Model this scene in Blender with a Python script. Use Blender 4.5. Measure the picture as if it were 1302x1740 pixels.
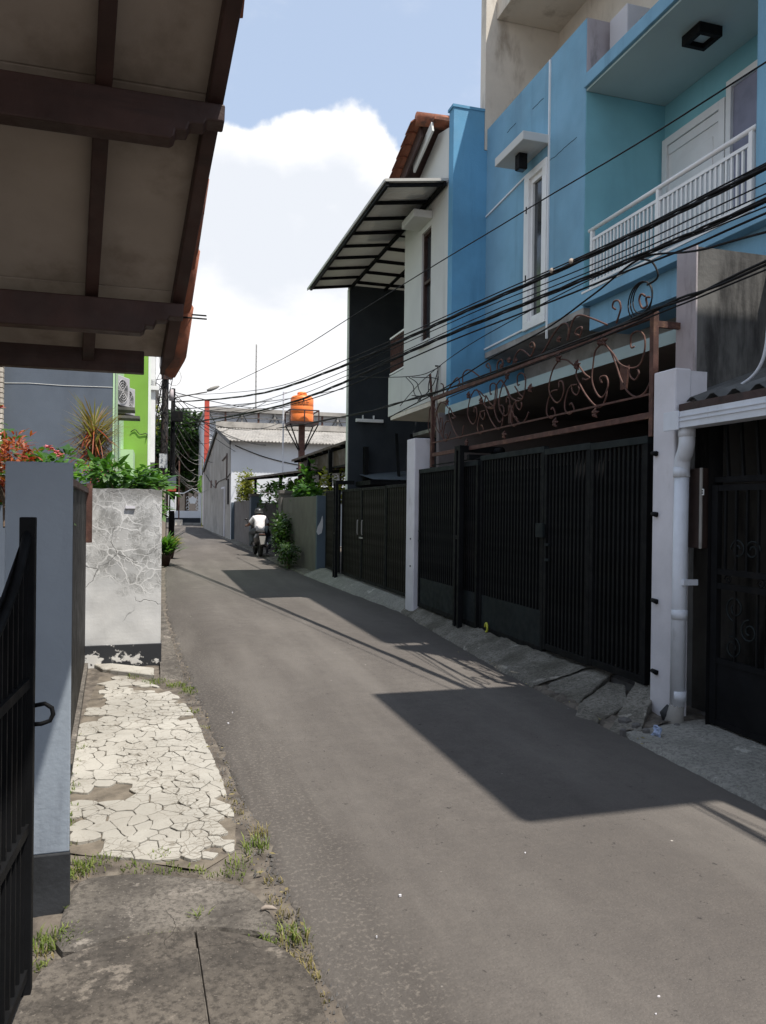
import bpy, bmesh, math, random
from mathutils import Vector, Matrix, noise as mnoise
random.seed(7)
for o in list(bpy.data.objects): bpy.data.objects.remove(o)
scene = bpy.context.scene
COL = scene.collection
# ------------------------------------------------------------------ camera
F, HC, YAW, PITCH, ROLL = 1300.0, 1.55, math.radians(16.7), -6/1300, 0.012
CAM = Vector((0, 0, HC))
FWD = Vector((math.sin(YAW)*math.cos(PITCH), math.cos(YAW)*math.cos(PITCH), math.sin(PITCH)))
_r0 = Vector((math.cos(YAW), -math.sin(YAW), 0)); _u0 = _r0.cross(FWD)
RGT = _r0*math.cos(ROLL) + _u0*math.sin(ROLL)
UPV = -_r0*math.sin(ROLL) + _u0*math.cos(ROLL)
def ray(x, y): return FWD + RGT*((x-651)/F) + UPV*((870-y)/F)
def P(x, y, X=None, Y=None, Z=None):
    """photo pixel -> point on the plane X=, Y= or Z= that the thing touches"""
    d = ray(x, y)
    t = (X-CAM.x)/d.x if X is not None else (Y-CAM.y)/d.y if Y is not None else (Z-CAM.z)/d.z
    return CAM + d*t
cd = bpy.data.cameras.new('camera'); cam = bpy.data.objects.new('camera', cd); COL.objects.link(cam)
cd.sensor_fit = 'VERTICAL'; cd.sensor_height = 32.0; cd.lens = F/1740*32.0
cd.clip_start = 0.05; cd.clip_end = 2000
cam.matrix_world = Matrix((( RGT.x, UPV.x, -FWD.x, CAM.x), (RGT.y, UPV.y, -FWD.y, CAM.y), (RGT.z, UPV.z, -FWD.z, CAM.z), (0, 0, 0, 1)))
scene.camera = cam
# ------------------------------------------------------------------ sun, sky, exposure
SUNV = Vector((0.25, -0.365, 1.0)).normalized()       # towards the sun
EL = math.asin(SUNV.z); AZ = math.atan2(SUNV.x, SUNV.y)
sl = bpy.data.lights.new('sun', 'SUN'); sl.energy = 4.6; sl.angle = math.radians(0.53); sl.color = (1.0, 0.94, 0.86)
so = bpy.data.objects.new('sun', sl); COL.objects.link(so); so.location = (6, -8, 30)
so.rotation_euler = (-SUNV).to_track_quat('-Z', 'Y').to_euler()
vs = scene.view_settings
vs.view_transform = 'Standard'; vs.look = 'None'; vs.gamma = 1.0; vs.exposure = 0.55; vs.use_curve_mapping = False
W = bpy.data.worlds.new('World'); scene.world = W; W.use_nodes = True
nt = W.node_tree; nt.nodes.clear()
def wn(t, **k):
    n = nt.nodes.new(t)
    for a, b in k.items(): setattr(n, a, b)
    return n
def wl(a, b): nt.links.new(a, b)
def wmath(op, a, b=None, clamp=False):
    n = wn('ShaderNodeMath', operation=op, use_clamp=clamp)
    for i, v in enumerate((a, b)):
        if v is None: continue
        if hasattr(v, 'links'): wl(v, n.inputs[i])
        else: n.inputs[i].default_value = v
    return n.outputs[0]
out = wn('ShaderNodeOutputWorld'); bg = wn('ShaderNodeBackground'); wl(bg.outputs[0], out.inputs[0])
sky = wn('ShaderNodeTexSky', sky_type='NISHITA', sun_disc=False, sun_elevation=EL, sun_rotation=AZ, air_density=1.0, dust_density=0.9, ozone_density=1.2)
tc = wn('ShaderNodeTexCoord'); sep = wn('ShaderNodeSeparateXYZ'); wl(tc.outputs['Generated'], sep.inputs[0])
def wnoise(scale, detail, rough=.55, off=(0, 0, 0), sz=1.0):
    m = wn('ShaderNodeMapping'); m.inputs['Location'].default_value = off; m.inputs['Scale'].default_value = (1, 1, sz)
    wl(tc.outputs['Generated'], m.inputs[0])
    n = wn('ShaderNodeTexNoise'); n.inputs['Scale'].default_value = scale; n.inputs['Detail'].default_value = detail; n.inputs['Roughness'].default_value = rough
    wl(m.outputs[0], n.inputs['Vector']); return n.outputs[0]
# cumulus: lobes of one big cloud bank by direction, broken up by noise; scattered cloud elsewhere
puff = wnoise(9, 8, .55); big = wnoise(2.1, 5, .5, (5.1, 9.2, 2.2)); soft = wnoise(3.2, 6, .6, (.4, 2.2, 5.0), 1.8)
acc = None
LOBES = [(578, 312, .085), (528, 320, .085), (605, 345, .085), (640, 392, .08), (665, 455, .09), (445, 330, .08), (390, 330, .085), (350, 360, .1), (560, 420, .14), (450, 440, .15), (300, 400, .13), (180, 420, .15), (60, 440, .16), (-100, 440, .18), (720, 550, .12), (850, 610, .16)]
for (x, y, rr) in LOBES:
    d = ray(x, y).normalized()
    vm = wn('ShaderNodeVectorMath', operation='DISTANCE'); wl(tc.outputs['Generated'], vm.inputs[0]); vm.inputs[1].default_value = d
    b = wmath('SUBTRACT', 1.0, wmath('DIVIDE', vm.outputs['Value'], rr))
    acc = b if acc is None else wmath('MAXIMUM', acc, b)
low = wmath('SUBTRACT', 0.86, wmath('MULTIPLY', sep.outputs['Z'], 3.1))          # cloud thickens towards the horizon
acc = wmath('MAXIMUM', acc, low)
acc = wmath('MAXIMUM', acc, wmath('MULTIPLY', wmath('SUBTRACT', big, .60), 2.2))
edge = wmath('ADD', acc, wmath('MULTIPLY', wmath('SUBTRACT', puff, .5), .95))
mr = wn('ShaderNodeMapRange', interpolation_type='SMOOTHSTEP'); wl(edge, mr.inputs[0])
mr.inputs[1].default_value = .015; mr.inputs[2].default_value = .14
wisp = wn('ShaderNodeMapRange', interpolation_type='SMOOTHSTEP'); wl(soft, wisp.inputs[0])
wisp.inputs[1].default_value = .48; wisp.inputs[2].default_value = .80; wisp.inputs[4].default_value = .8
cl = wmath('MAXIMUM', mr.outputs[0], wisp.outputs[0])
shade = wn('ShaderNodeMapRange', interpolation_type='SMOOTHSTEP'); wl(wmath('ADD', wmath('MULTIPLY', wmath('SUBTRACT', acc, .18), 1.0), wmath('MULTIPLY', wmath('SUBTRACT', soft, .5), 2.0)), shade.inputs[0])
shade.inputs[1].default_value = .05; shade.inputs[2].default_value = .62
ccol = wn('ShaderNodeMix', data_type='RGBA'); wl(shade.outputs[0], ccol.inputs['Factor'])
ccol.inputs['A'].default_value = (7.6, 7.6, 7.7, 1); ccol.inputs['B'].default_value = (5.9, 6.15, 6.6, 1)
lift = wn('ShaderNodeMix', data_type='RGBA'); lift.inputs['Factor'].default_value = .5; lift.inputs['B'].default_value = (5.6, 6.6, 8.2, 1); wl(sky.outputs[0], lift.inputs['A'])
skm = wn('ShaderNodeMix', data_type='RGBA'); wl(cl, skm.inputs['Factor']); wl(lift.outputs['Result'], skm.inputs['A']); wl(ccol.outputs['Result'], skm.inputs['B'])
wl(skm.outputs['Result'], bg.inputs['Color']); bg.inputs['Strength'].default_value = 0.10
# ------------------------------------------------------------------ helpers
class MB:
    def __init__(s): s.v = []; s.f = []
    def add(s, vs_, fs):
        n = len(s.v); s.v += [tuple(p) for p in vs_]; s.f += [tuple(i+n for i in f) for f in fs]; return s
    def box(s, x0, x1, y0, y1, z0, z1):
        return s.add([(x0,y0,z0),(x1,y0,z0),(x1,y1,z0),(x0,y1,z0),(x0,y0,z1),(x1,y0,z1),(x1,y1,z1),(x0,y1,z1)],
                     [(0,3,2,1),(4,5,6,7),(0,1,5,4),(1,2,6,5),(2,3,7,6),(3,0,4,7)])
    def beam(s, a, b, w, h, up=(0,0,1)):
        """box-section bar from a to b, width w across, h along up"""
        a, b = Vector(a), Vector(b); d = (b-a).normalized(); up = Vector(up)
        if abs(d.dot(up)) > .98: up = Vector((1,0,0))
        r = d.cross(up).normalized()*(w/2); u = r.cross(d).normalized()*(h/2)
        return s.add([a-r-u, a+r-u, a+r+u, a-r+u, b-r-u, b+r-u, b+r+u, b-r+u], [(0,1,2,3),(7,6,5,4),(0,4,5,1),(1,5,6,2),(2,6,7,3),(3,7,4,0)])
    def tube(s, pts, r, n=8, cap=True):
        pts = [Vector(p) for p in pts]; N = len(pts); rs = r if isinstance(r, (list, tuple)) else [r]*N
        base = len(s.v); prev = None
        for i, p in enumerate(pts):
            d = (pts[min(i+1, N-1)] - pts[max(i-1, 0)])
            d = d.normalized() if d.length > 1e-9 else Vector((0,0,1))
            if prev is None:
                a = Vector((0,0,1)) if abs(d.z) < .9 else Vector((1,0,0)); prev = d.cross(a).normalized()
            else:
                prev = prev - d*prev.dot(d)
                prev = prev.normalized() if prev.length > 1e-6 else d.orthogonal().normalized()
            q = d.cross(prev)
            for k in range(n):
                t = 2*math.pi*k/n; s.v.append(tuple(p + (prev*math.cos(t) + q*math.sin(t))*rs[i]))
        for i in range(N-1):
            for k in range(n):
                a = base+i*n+k; b = base+i*n+(k+1) % n; s.f.append((a, b, b+n, a+n))
        if cap:
            s.f.append(tuple(base+n-1-k for k in range(n))); s.f.append(tuple(base+(N-1)*n+k for k in range(n)))
        return s
    def lathe(s, prof, c=(0,0,0), n=24):
        base = len(s.v)
        for (r, z) in prof:
            for k in range(n):
                t = 2*math.pi*k/n; s.v.append((c[0]+r*math.cos(t), c[1]+r*math.sin(t), c[2]+z))
        for i in range(len(prof)-1):
            for k in range(n):
                a = base+i*n+k; b = base+i*n+(k+1) % n; s.f.append((a, b, b+n, a+n))
        s.f.append(tuple(base+n-1-k for k in range(n))); s.f.append(tuple(base+(len(prof)-1)*n+k for k in range(n)))
        return s
    def prism(s, poly, axis, a, b):
        """poly: 2D outline; axis 'x': (y,z) pairs extruded x=a..b; 'y': (x,z); 'z': (x,y)"""
        n = len(poly); mk = {'x': lambda t, p: (t, p[0], p[1]), 'y': lambda t, p: (p[0], t, p[1]), 'z': lambda t, p: (p[0], p[1], t)}[axis]
        return s.add([mk(a, p) for p in poly]+[mk(b, p) for p in poly], [tuple(range(n-1, -1, -1)), tuple(range(n, 2*n))]+[(i, (i+1) % n, n+(i+1) % n, n+i) for i in range(n)])
    def grid(s, fn, nu, nv):
        return s.add([fn(i/nu, j/nv) for j in range(nv+1) for i in range(nu+1)], [(j*(nu+1)+i, j*(nu+1)+i+1, (j+1)*(nu+1)+i+1, (j+1)*(nu+1)+i) for j in range(nv) for i in range(nu)])
    def mesh(s, name, off=Vector((0,0,0))):
        m = bpy.data.meshes.new(name); m.from_pydata([(p[0]-off.x, p[1]-off.y, p[2]-off.z) for p in s.v], [], s.f)
        bm = bmesh.new(); bm.from_mesh(m); bmesh.ops.recalc_face_normals(bm, faces=bm.faces); bm.to_mesh(m); bm.free()
        return m
    def build(s, name, mat, parent=None, bevel=0, smooth=False, local=False, fix=True):
        off = Vector((0,0,0))
        if parent is not None and not local:
            p = parent
            while p: off += p.location; p = p.parent
        if fix: m = s.mesh(name, off)
        else:
            m = bpy.data.meshes.new(name); m.from_pydata([(p[0]-off.x, p[1]-off.y, p[2]-off.z) for p in s.v], [], s.f)
        return link(name, m, mat, parent, bevel, smooth)
def link(name, m, mat, parent=None, bevel=0, smooth=False):
    o = bpy.data.objects.new(name, m); COL.objects.link(o)
    if mat is not None and len(m.materials) == 0: m.materials.append(mat)
    if parent is not None: o.parent = parent
    if smooth:
        m.polygons.foreach_set('use_smooth', [True]*len(m.polygons))
    if bevel:
        b = o.modifiers.new('bevel', 'BEVEL'); b.width = bevel; b.segments = 2; b.limit_method = 'ANGLE'; b.angle_limit = math.radians(40)
    return o
def tag(o, label, cat, group=None):
    o['label'] = label; o['category'] = cat
    if group: o['group'] = group
    return o
def struct(o): o['kind'] = 'structure'; return o
def stuff(o): o['kind'] = 'stuff'; return o
def thing(name, label, cat, loc=(0,0,0), group=None):
    o = bpy.data.objects.new(name, None); COL.objects.link(o); o.location = loc; o.empty_display_size = .1
    return tag(o, label, cat, group)
def B(x0, x1, y0, y1, z0, z1): return MB().box(x0, x1, y0, y1, z0, z1)
def copy_part(o, parent, delta=(0,0,0)):
    c = o.copy(); COL.objects.link(c); c.parent = parent; c.location = o.location + Vector(delta); return c
# ------------------------------------------------------------------ materials
def mk(name):
    m = bpy.data.materials.new(name); m.use_nodes = True; t = m.node_tree; t.nodes.clear()
    o = t.nodes.new('ShaderNodeOutputMaterial'); p = t.nodes.new('ShaderNodeBsdfPrincipled'); t.links.new(p.outputs[0], o.inputs[0])
    return m, t, p
class NG:
    def __init__(s, t): s.t = t; s.tc = t.nodes.new('ShaderNodeTexCoord')
    def n(s, ty, **k):
        n = s.t.nodes.new(ty)
        for a, b in k.items(): setattr(n, a, b)
        return n
    def l(s, a, b): s.t.links.new(a, b)
    def vec(s, scale=(1,1,1), loc=(0,0,0), src='Object'):
        m = s.n('ShaderNodeMapping'); m.inputs['Scale'].default_value = scale; m.inputs['Location'].default_value = loc
        s.l(s.tc.outputs[src], m.inputs[0]); return m.outputs[0]
    def noise(s, scale, detail=5, rough=.55, vec=None, dist=0):
        n = s.n('ShaderNodeTexNoise'); n.inputs['Scale'].default_value = scale; n.inputs['Detail'].default_value = detail; n.inputs['Roughness'].default_value = rough; n.inputs['Distortion'].default_value = dist
        s.l(vec if vec is not None else s.tc.outputs['Object'], n.inputs['Vector']); return n.outputs[0]
    def vor(s, scale, feature='DISTANCE_TO_EDGE', vec=None):
        n = s.n('ShaderNodeTexVoronoi', feature=feature); n.inputs['Scale'].default_value = scale
        s.l(vec if vec is not None else s.tc.outputs['Object'], n.inputs['Vector']); return n.outputs['Distance']
    def ramp(s, a, lo, hi, o0=0., o1=1.):
        n = s.n('ShaderNodeMapRange', interpolation_type='SMOOTHSTEP'); s.l(a, n.inputs[0])
        for i, v in enumerate((lo, hi, o0, o1)): n.inputs[i+1].default_value = v
        return n.outputs[0]
    def math(s, op, a, b):
        n = s.n('ShaderNodeMath', operation=op)
        for i, v in enumerate((a, b)):
            if hasattr(v, 'links'): s.l(v, n.inputs[i])
            else: n.inputs[i].default_value = v
        return n.outputs[0]
    def mix(s, f, a, b, blend='MIX'):
        n = s.n('ShaderNodeMix', data_type='RGBA', blend_type=blend)
        for k, v in (('Factor', f), ('A', a), ('B', b)):
            if hasattr(v, 'links'): s.l(v, n.inputs[k])
            elif k == 'Factor': n.inputs[k].default_value = v
            else: n.inputs[k].default_value = (*v, 1)
        return n.outputs['Result']
    def bump(s, h, strength, dist=.01, nrm=None):
        n = s.n('ShaderNodeBump'); n.inputs['Strength'].default_value = strength; n.inputs['Distance'].default_value = dist; s.l(h, n.inputs['Height'])
        if nrm: s.l(nrm, n.inputs['Normal'])
        return n.outputs[0]
def sc(c, k): return tuple(min(1, x*k) for x in c)
def Mt(name, col, rough=.7, var=.15, vscale=2.0, bump=.25, bscale=45, metal=0., stain=None, sscale=(1.2, 1.2, .35), sthr=(.52, .72), spec=.4, coat=0.):
    m, t, p = mk(name); g = NG(t)
    c = g.mix(g.ramp(g.noise(vscale, 6), .3, .7), sc(col, 1-var), sc(col, 1+var))
    if stain is not None:
        s1 = g.ramp(g.noise(1.6, 7, .62, g.vec(sscale)), *sthr)
        c = g.mix(s1, c, stain)
    g.l(c, p.inputs['Base Color']) if hasattr(c, 'links') else None
    r = g.ramp(g.noise(vscale*3, 4), .3, .7, max(.05, rough-.1), min(1, rough+.1)); g.l(r, p.inputs['Roughness'])
    p.inputs['Metallic'].default_value = metal; p.inputs['Specular IOR Level'].default_value = spec
    if coat: p.inputs['Coat Weight'].default_value = coat
    if bump: g.l(g.bump(g.noise(bscale, 4), bump, .006), p.inputs['Normal'])
    return m
def leafmat(name, c0, c1, rough=.45, trans=.35, scale=6):
    m, t, p = mk(name); g = NG(t)
    oi = g.n('ShaderNodeNewGeometry')
    c = g.mix(oi.outputs['Random Per Island'], c0, c1); c = g.mix(g.ramp(g.noise(scale, 3), .35, .65, 0, .5), c, sc(c0, .75))
    g.l(c, p.inputs['Base Color']); p.inputs['Roughness'].default_value = rough; p.inputs['Specular IOR Level'].default_value = .35
    tr = g.n('ShaderNodeBsdfTranslucent'); g.l(g.mix(1.0, c, (1.3, 1.5, .6), 'MULTIPLY'), tr.inputs['Color'])
    mx = g.n('ShaderNodeMixShader'); mx.inputs[0].default_value = trans
    o = [n for n in t.nodes if n.type == 'OUTPUT_MATERIAL'][0]
    g.l(p.outputs[0], mx.inputs[1]); g.l(tr.outputs[0], mx.inputs[2]); g.l(mx.outputs[0], o.inputs[0])
    return m
def translucent_mat(name, col, amt):
    m = Mt(name, col, .6, .06, 2, .1, 40); t = m.node_tree; p = [n for n in t.nodes if n.type == 'BSDF_PRINCIPLED'][0]; o = [n for n in t.nodes if n.type == 'OUTPUT_MATERIAL'][0]
    tr = t.nodes.new('ShaderNodeBsdfTranslucent'); tr.inputs[0].default_value = (*col, 1); mx = t.nodes.new('ShaderNodeMixShader'); mx.inputs[0].default_value = amt
    t.links.new(p.outputs[0], mx.inputs[1]); t.links.new(tr.outputs[0], mx.inputs[2]); t.links.new(mx.outputs[0], o.inputs[0]); return m
MAT = {}
MAT['blue'] = Mt('blue_plaster', (.178, .355, .485), .8, .14, .9, .4, 50, stain=(.108, .225, .315), sscale=(1.6, 1.6, .18), sthr=(.50, .80))
MAT['blue2'] = Mt('deep_blue_plaster', (.112, .30, .47), .8, .13, 1.3, .4, 50, stain=(.075, .21, .34), sscale=(1.4, 1.4, .2), sthr=(.55, .8))
MAT['teal'] = Mt('teal_plaster', (.20, .46, .53), .8, .10, 1.0, .3, 50, stain=(.155, .365, .43), sscale=(1.2, 1.2, .3), sthr=(.55, .82))
MAT['soffit_blue'] = Mt('pale_soffit_paint', (.40, .52, .52), .8, .06, 1.0, .15, 50)
MAT['cream'] = Mt('stained_cream_plaster', (.62, .57, .49), .85, .10, 1.1, .35, 45, stain=(.33, .28, .22), sscale=(1.5, 1.5, .5), sthr=(.52, .75))
MAT['white_paint'] = Mt('white_gloss_paint', (.74, .75, .74), .4, .05, 3, .1, 60)
MAT['white_wall'] = Mt('off_white_plaster', (.56, .57, .55), .8, .05, 1.0, .2, 50, stain=(.42, .42, .40), sscale=(2, 2, .2), sthr=(.58, .85))
MAT['pillar_white'] = Mt('weathered_white_pillar_paint', (.60, .59, .62), .8, .08, 2.5, .35, 40, stain=(.34, .31, .30), sscale=(3, 3, .8), sthr=(.56, .74))
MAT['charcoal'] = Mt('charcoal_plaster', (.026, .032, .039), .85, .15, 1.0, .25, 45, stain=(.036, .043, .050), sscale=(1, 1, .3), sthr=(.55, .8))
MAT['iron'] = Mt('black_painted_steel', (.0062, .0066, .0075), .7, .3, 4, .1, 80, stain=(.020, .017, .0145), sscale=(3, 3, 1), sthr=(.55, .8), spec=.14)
MAT['iron_top'] = Mt('grey_green_steel', (.014, .018, .019), .7, .2, 4, .1, 80, spec=.15)
MAT['rust'] = Mt('rusty_brown_iron', (.082, .038, .029), .75, .3, 9, .4, 90, stain=(.15, .08, .05), sscale=(5, 5, 5), sthr=(.55, .7))
MAT['concrete'] = Mt('grey_concrete', (.27, .26, .24), .9, .2, 2.2, .6, 35, stain=(.13, .125, .115), sscale=(1.3, 1.3, 1.3), sthr=(.5, .72))
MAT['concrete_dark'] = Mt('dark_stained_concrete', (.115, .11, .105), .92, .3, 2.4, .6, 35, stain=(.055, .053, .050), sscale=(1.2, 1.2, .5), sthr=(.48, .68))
MAT['rawwall'] = Mt('black_streaked_raw_wall', (.115, .112, .105), .92, .25, 1.8, .5, 30, stain=(.028, .027, .026), sscale=(2.4, 2.4, .45), sthr=(.46, .64))
MAT['wood'] = Mt('dark_brown_timber', (.045, .022, .018), .6, .25, 5, .3, 40, stain=(.025, .013, .011), sscale=(.5, 6, 6), sthr=(.5, .7))
MAT['soffit'] = Mt('beige_soffit_board', (.32, .275, .235), .85, .14, 1.4, .2, 60, stain=(.185, .15, .12), sscale=(1.2, 1.2, 1.2), sthr=(.50, .72))
MAT['terracotta'] = Mt('terracotta_tile', (.27, .098, .055), .8, .3, 6, .5, 50, stain=(.10, .055, .042), sscale=(4, 4, 4), sthr=(.46, .66))
MAT['greywall'] = Mt('blue_grey_paint', (.092, .112, .140), .75, .08, 1.6, .25, 55, stain=(.076, .092, .116), sscale=(1.6, 1.6, .3), sthr=(.52, .8))
MAT['lightgrey'] = Mt('light_grey_blue_paint', (.26, .30, .345), .75, .10, 1.6, .3, 45, stain=(.175, .20, .235), sscale=(3, 3, .5), sthr=(.50, .72))
MAT['blackpaint'] = Mt('black_base_paint', (.022, .024, .027), .7, .3, 6, .3, 50)
MAT['green'] = Mt('lime_green_paint', (.19, .35, .055), .75, .07, 1.0, .2, 50, stain=(.16, .33, .04), sscale=(1, 1, .3), sthr=(.55, .85))
MAT['palegreen'] = Mt('pale_green_paint', (.42, .60, .36), .75, .06, 1.0, .2, 50)
MAT['metalwhite'] = Mt('white_pvc', (.60, .63, .68), .45, .06, 5, .1, 50, stain=(.42, .44, .47), sscale=(6, 6, 2), sthr=(.55, .75))
MAT['pinkgrey'] = Mt('pinkish_grey_paint', (.40, .36, .37), .8, .1, 2, .3, 45, stain=(.22, .2, .2), sscale=(3, 3, .8), sthr=(.55, .75))
MAT['cable'] = Mt('black_cable_rubber', (.010, .010, .011), .7, .2, 5, 0, spec=.2)
MAT['tank'] = Mt('orange_plastic', (.80, .205, .045), .45, .06, 2, .05, 40)
MAT['asbestos'] = Mt('grey_asbestos_sheet', (.34, .32, .29), .9, .2, 2, .4, 30, stain=(.16, .15, .13), sscale=(1, 1, 1), sthr=(.5, .75))
MAT['zinc_dark'] = Mt('old_dark_roof_sheet', (.085, .088, .088), .7, .3, 3, .4, 30, stain=(.04, .04, .038), sscale=(2, 2, 2), sthr=(.45, .7))
MAT['sheet'] = translucent_mat('pale_corrugated_sheet', (.56, .55, .51), .24)
MAT['brownsheet'] = Mt('brown_awning_sheet', (.060, .035, .028), .6, .2, 2, .2, 40)
MAT['glass'] = Mt('dark_window_glass', (.03, .035, .04), .08, .1, 2, 0, spec=.6)
MAT['curtain'] = Mt('grey_lilac_curtain', (.22, .23, .30), .9, .15, 3, .2, 20)
MAT['red'] = Mt('red_painted_steel', (.40, .060, .038), .5, .12, 2, .1, 40)
MAT['bark'] = Mt('brown_bark', (.10, .07, .05), .9, .3, 6, .6, 30)
MAT['pole'] = Mt('tarred_wooden_pole', (.030, .027, .026), .8, .3, 5, .4, 40, stain=(.10, .05, .035), sscale=(5, 5, 1), sthr=(.55, .7))
MAT['soil'] = Mt('dry_soil', (.092, .078, .064), .95, .4, 9, 1.0, 60, stain=(.155, .135, .11), sscale=(5, 5, 5), sthr=(.5, .65))
MAT['leaf'] = leafmat('green_leaf', (.035, .10, .018), (.10, .21, .04))
MAT['leaf_dark'] = leafmat('dark_tree_leaf', (.014, .040, .010), (.055, .105, .022))
MAT['leaf_bright'] = leafmat('bright_leaf', (.07, .19, .03), (.17, .32, .05))
MAT['leaf_yellow'] = leafmat('yellow_green_leaf', (.14, .17, .03), (.32, .28, .05))
MAT['leaf_red'] = leafmat('red_leaf', (.28, .035, .025), (.34, .12, .04))
MAT['leaf_straw'] = leafmat('straw_red_leaf', (.22, .13, .06), (.20, .21, .07))
MAT['pink'] = leafmat('pink_petal', (.65, .16, .22), (.75, .30, .33))
MAT['grass'] = leafmat('grass_blade', (.12, .18, .035), (.27, .30, .09))
MAT['straw'] = leafmat('dry_grass_blade', (.30, .24, .12), (.22, .20, .08))
# ================================================================== ground, road, pavements
def asphalt_mat():
    m, t, p = mk('worn_asphalt'); g = NG(t)
    big = g.ramp(g.noise(.55, 6, .6), .3, .7); fine = g.noise(55, 4, .7); mid = g.noise(7, 6, .65)
    c = g.mix(big, (.092, .082, .074), (.120, .108, .0975))
    c = g.mix(g.ramp(mid, .38, .66, 0, .55), c, (.080, .072, .066))
    c = g.mix(g.ramp(fine, .38, .62, 0, .45), c, (.075, .068, .062))
    ag = g.vor(95, 'F1'); c = g.mix(g.ramp(ag, .08, .20, .4, 0), c, (.205, .188, .17))
    pit = g.ramp(g.noise(22, 5, .7, g.vec((1, 1, 1), (3, 9, 0))), .63, .70); c = g.mix(pit, c, (.038, .035, .033))
    ew = g.n('ShaderNodeAttribute', attribute_name='edge_wear'); ewf = g.ramp(g.math('ADD', ew.outputs['Fac'], g.math('MULTIPLY', g.math('SUBTRACT', g.noise(3.0, 6, .7), .5), .9)), .25, .85)
    c = g.mix(g.math('MULTIPLY', ewf, .62), c, (.048, .043, .039)); c = g.mix(g.math('MULTIPLY', ewf, g.ramp(g.noise(48, 4, .7), .50, .66, 0, .6)), c, (.17, .15, .13))
    chip = g.math('MULTIPLY', g.ramp(g.vor(5.5, 'F1'), .02, .05, 1, 0), g.ramp(g.noise(1.5, 2), .50, .56))
    c = g.mix(chip, c, (.42, .39, .35))
    pale = g.ramp(g.noise(.9, 5, .6, g.vec((1.6, .22, 1), (5, 1, 0))), .42, .70, 0, .40); c = g.mix(pale, c, (.168, .154, .139))
    oil = g.ramp(g.noise(1.1, 6, .65, g.vec((1.3, .6, 1), (1, 7, 0))), .62, .74, 0, .45); c = g.mix(oil, c, (.062, .056, .051))
    g.l(c, p.inputs['Base Color']); p.inputs['Roughness'].default_value = .92; p.inputs['Specular IOR Level'].default_value = .25
    h = g.math('ADD', g.math('MULTIPLY', ag, .6), g.math('MULTIPLY', fine, .7))
    h = g.math('SUBTRACT', h, g.math('MULTIPLY', pit, .5))
    g.l(g.bump(h, .5, .006), p.inputs['Normal']); return m
MAT['asphalt'] = asphalt_mat()
def lerp_tab(tab, v):
    if v <= tab[0][0]: return tab[0][1]
    for (a, x), (b, y) in zip(tab, tab[1:]):
        if v <= b: return x+(y-x)*(v-a)/(b-a)
    return tab[-1][1]
RL = [(-8, .62), (2.2, .54), (3.55, .48), (5.57, .37), (8, .27), (11.6, .17), (20.8, .28), (34, .65), (58, 1.3)]
RR = [(-8, 2.98), (3.3, 3.12), (4.4, 3.16), (6.8, 3.27), (9, 3.44), (10.9, 3.6), (13, 3.5), (17, 3.36), (21.6, 3.3), (33, 3.3), (58, 3.42)]
def nz(x, y, s, k=0): return mnoise.noise(Vector((x*s, y*s, k)))
g0 = MB().grid(lambda a, b: (-220+440*a, -60+400*b, -.08), 4, 4).build('ground', MAT['soil']); struct(g0)
rd = MB(); vsamp = []
v = -8.0
while v < 58: vsamp.append(v); v += .05 if v < 12 else .4
vsamp.append(58)
rows = []
for v in vsamp:
    jl = .022*nz(0, v, 3.0, 1)+.018*nz(0, v, 11, 2)+.012*nz(0, v, 31, 6); jr = .035*nz(0, v, 2, 3)+.015*nz(0, v, 13, 4)
    l, r = lerp_tab(RL, v)+jl, lerp_tab(RR, v)+jr
    us = [l+.0, l+.015+.012*abs(nz(1, v, 25, 9)), l+.06, l+.22, l+(r-l)*.2, l+(r-l)*.4, l+(r-l)*.6, l+(r-l)*.8, r-.05, r]
    zs = [-.05, -.012, 0, .002, .004, .008, .008, .004, 0, -.03]
    rows.append([(u_, v, z_ + (.003*nz(u_, v, 1.5, 5) if 1 < k < 9 else 0)) for k, (u_, z_) in enumerate(zip(us, zs))])
n = len(rows[0])
rd.add([p for r_ in rows for p in r_], [(j*n+i, j*n+i+1, (j+1)*n+i+1, (j+1)*n+i) for j in range(len(rows)-1) for i in range(n-1)])
road = struct(rd.build('road', MAT['asphalt'], smooth=True))
at_ = road.data.attributes.new('edge_wear', 'FLOAT', 'POINT'); at_.data.foreach_set('value', [(1, 1, 1, .85, .30, 0, 0, 0, 0, .5)[i % n] for i in range(len(road.data.vertices))])
cross = struct(MB().grid(lambda a, b: (-60+130*a, 57.5+9*b, -.012+.006*math.sin(a*40)), 60, 2).build('cross_road', MAT['asphalt']))
kerb_far = struct(B(-60, 70, 66.6, 66.95, -.05, .14).build('far_kerb', MAT['concrete']))
# soil verge under the left pavement
def verge(a, b):
    v = -4+24*b; u_ = -1.4+(lerp_tab(RL, v)+.10+1.4)*a
    return (u_, v, -.010 + .012*nz(u_, v, 5, 1)+.008*nz(u_, v, 17, 2))
struct(MB().grid(verge, 60, 420).build('verge', MAT['soil'], smooth=True))
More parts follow.
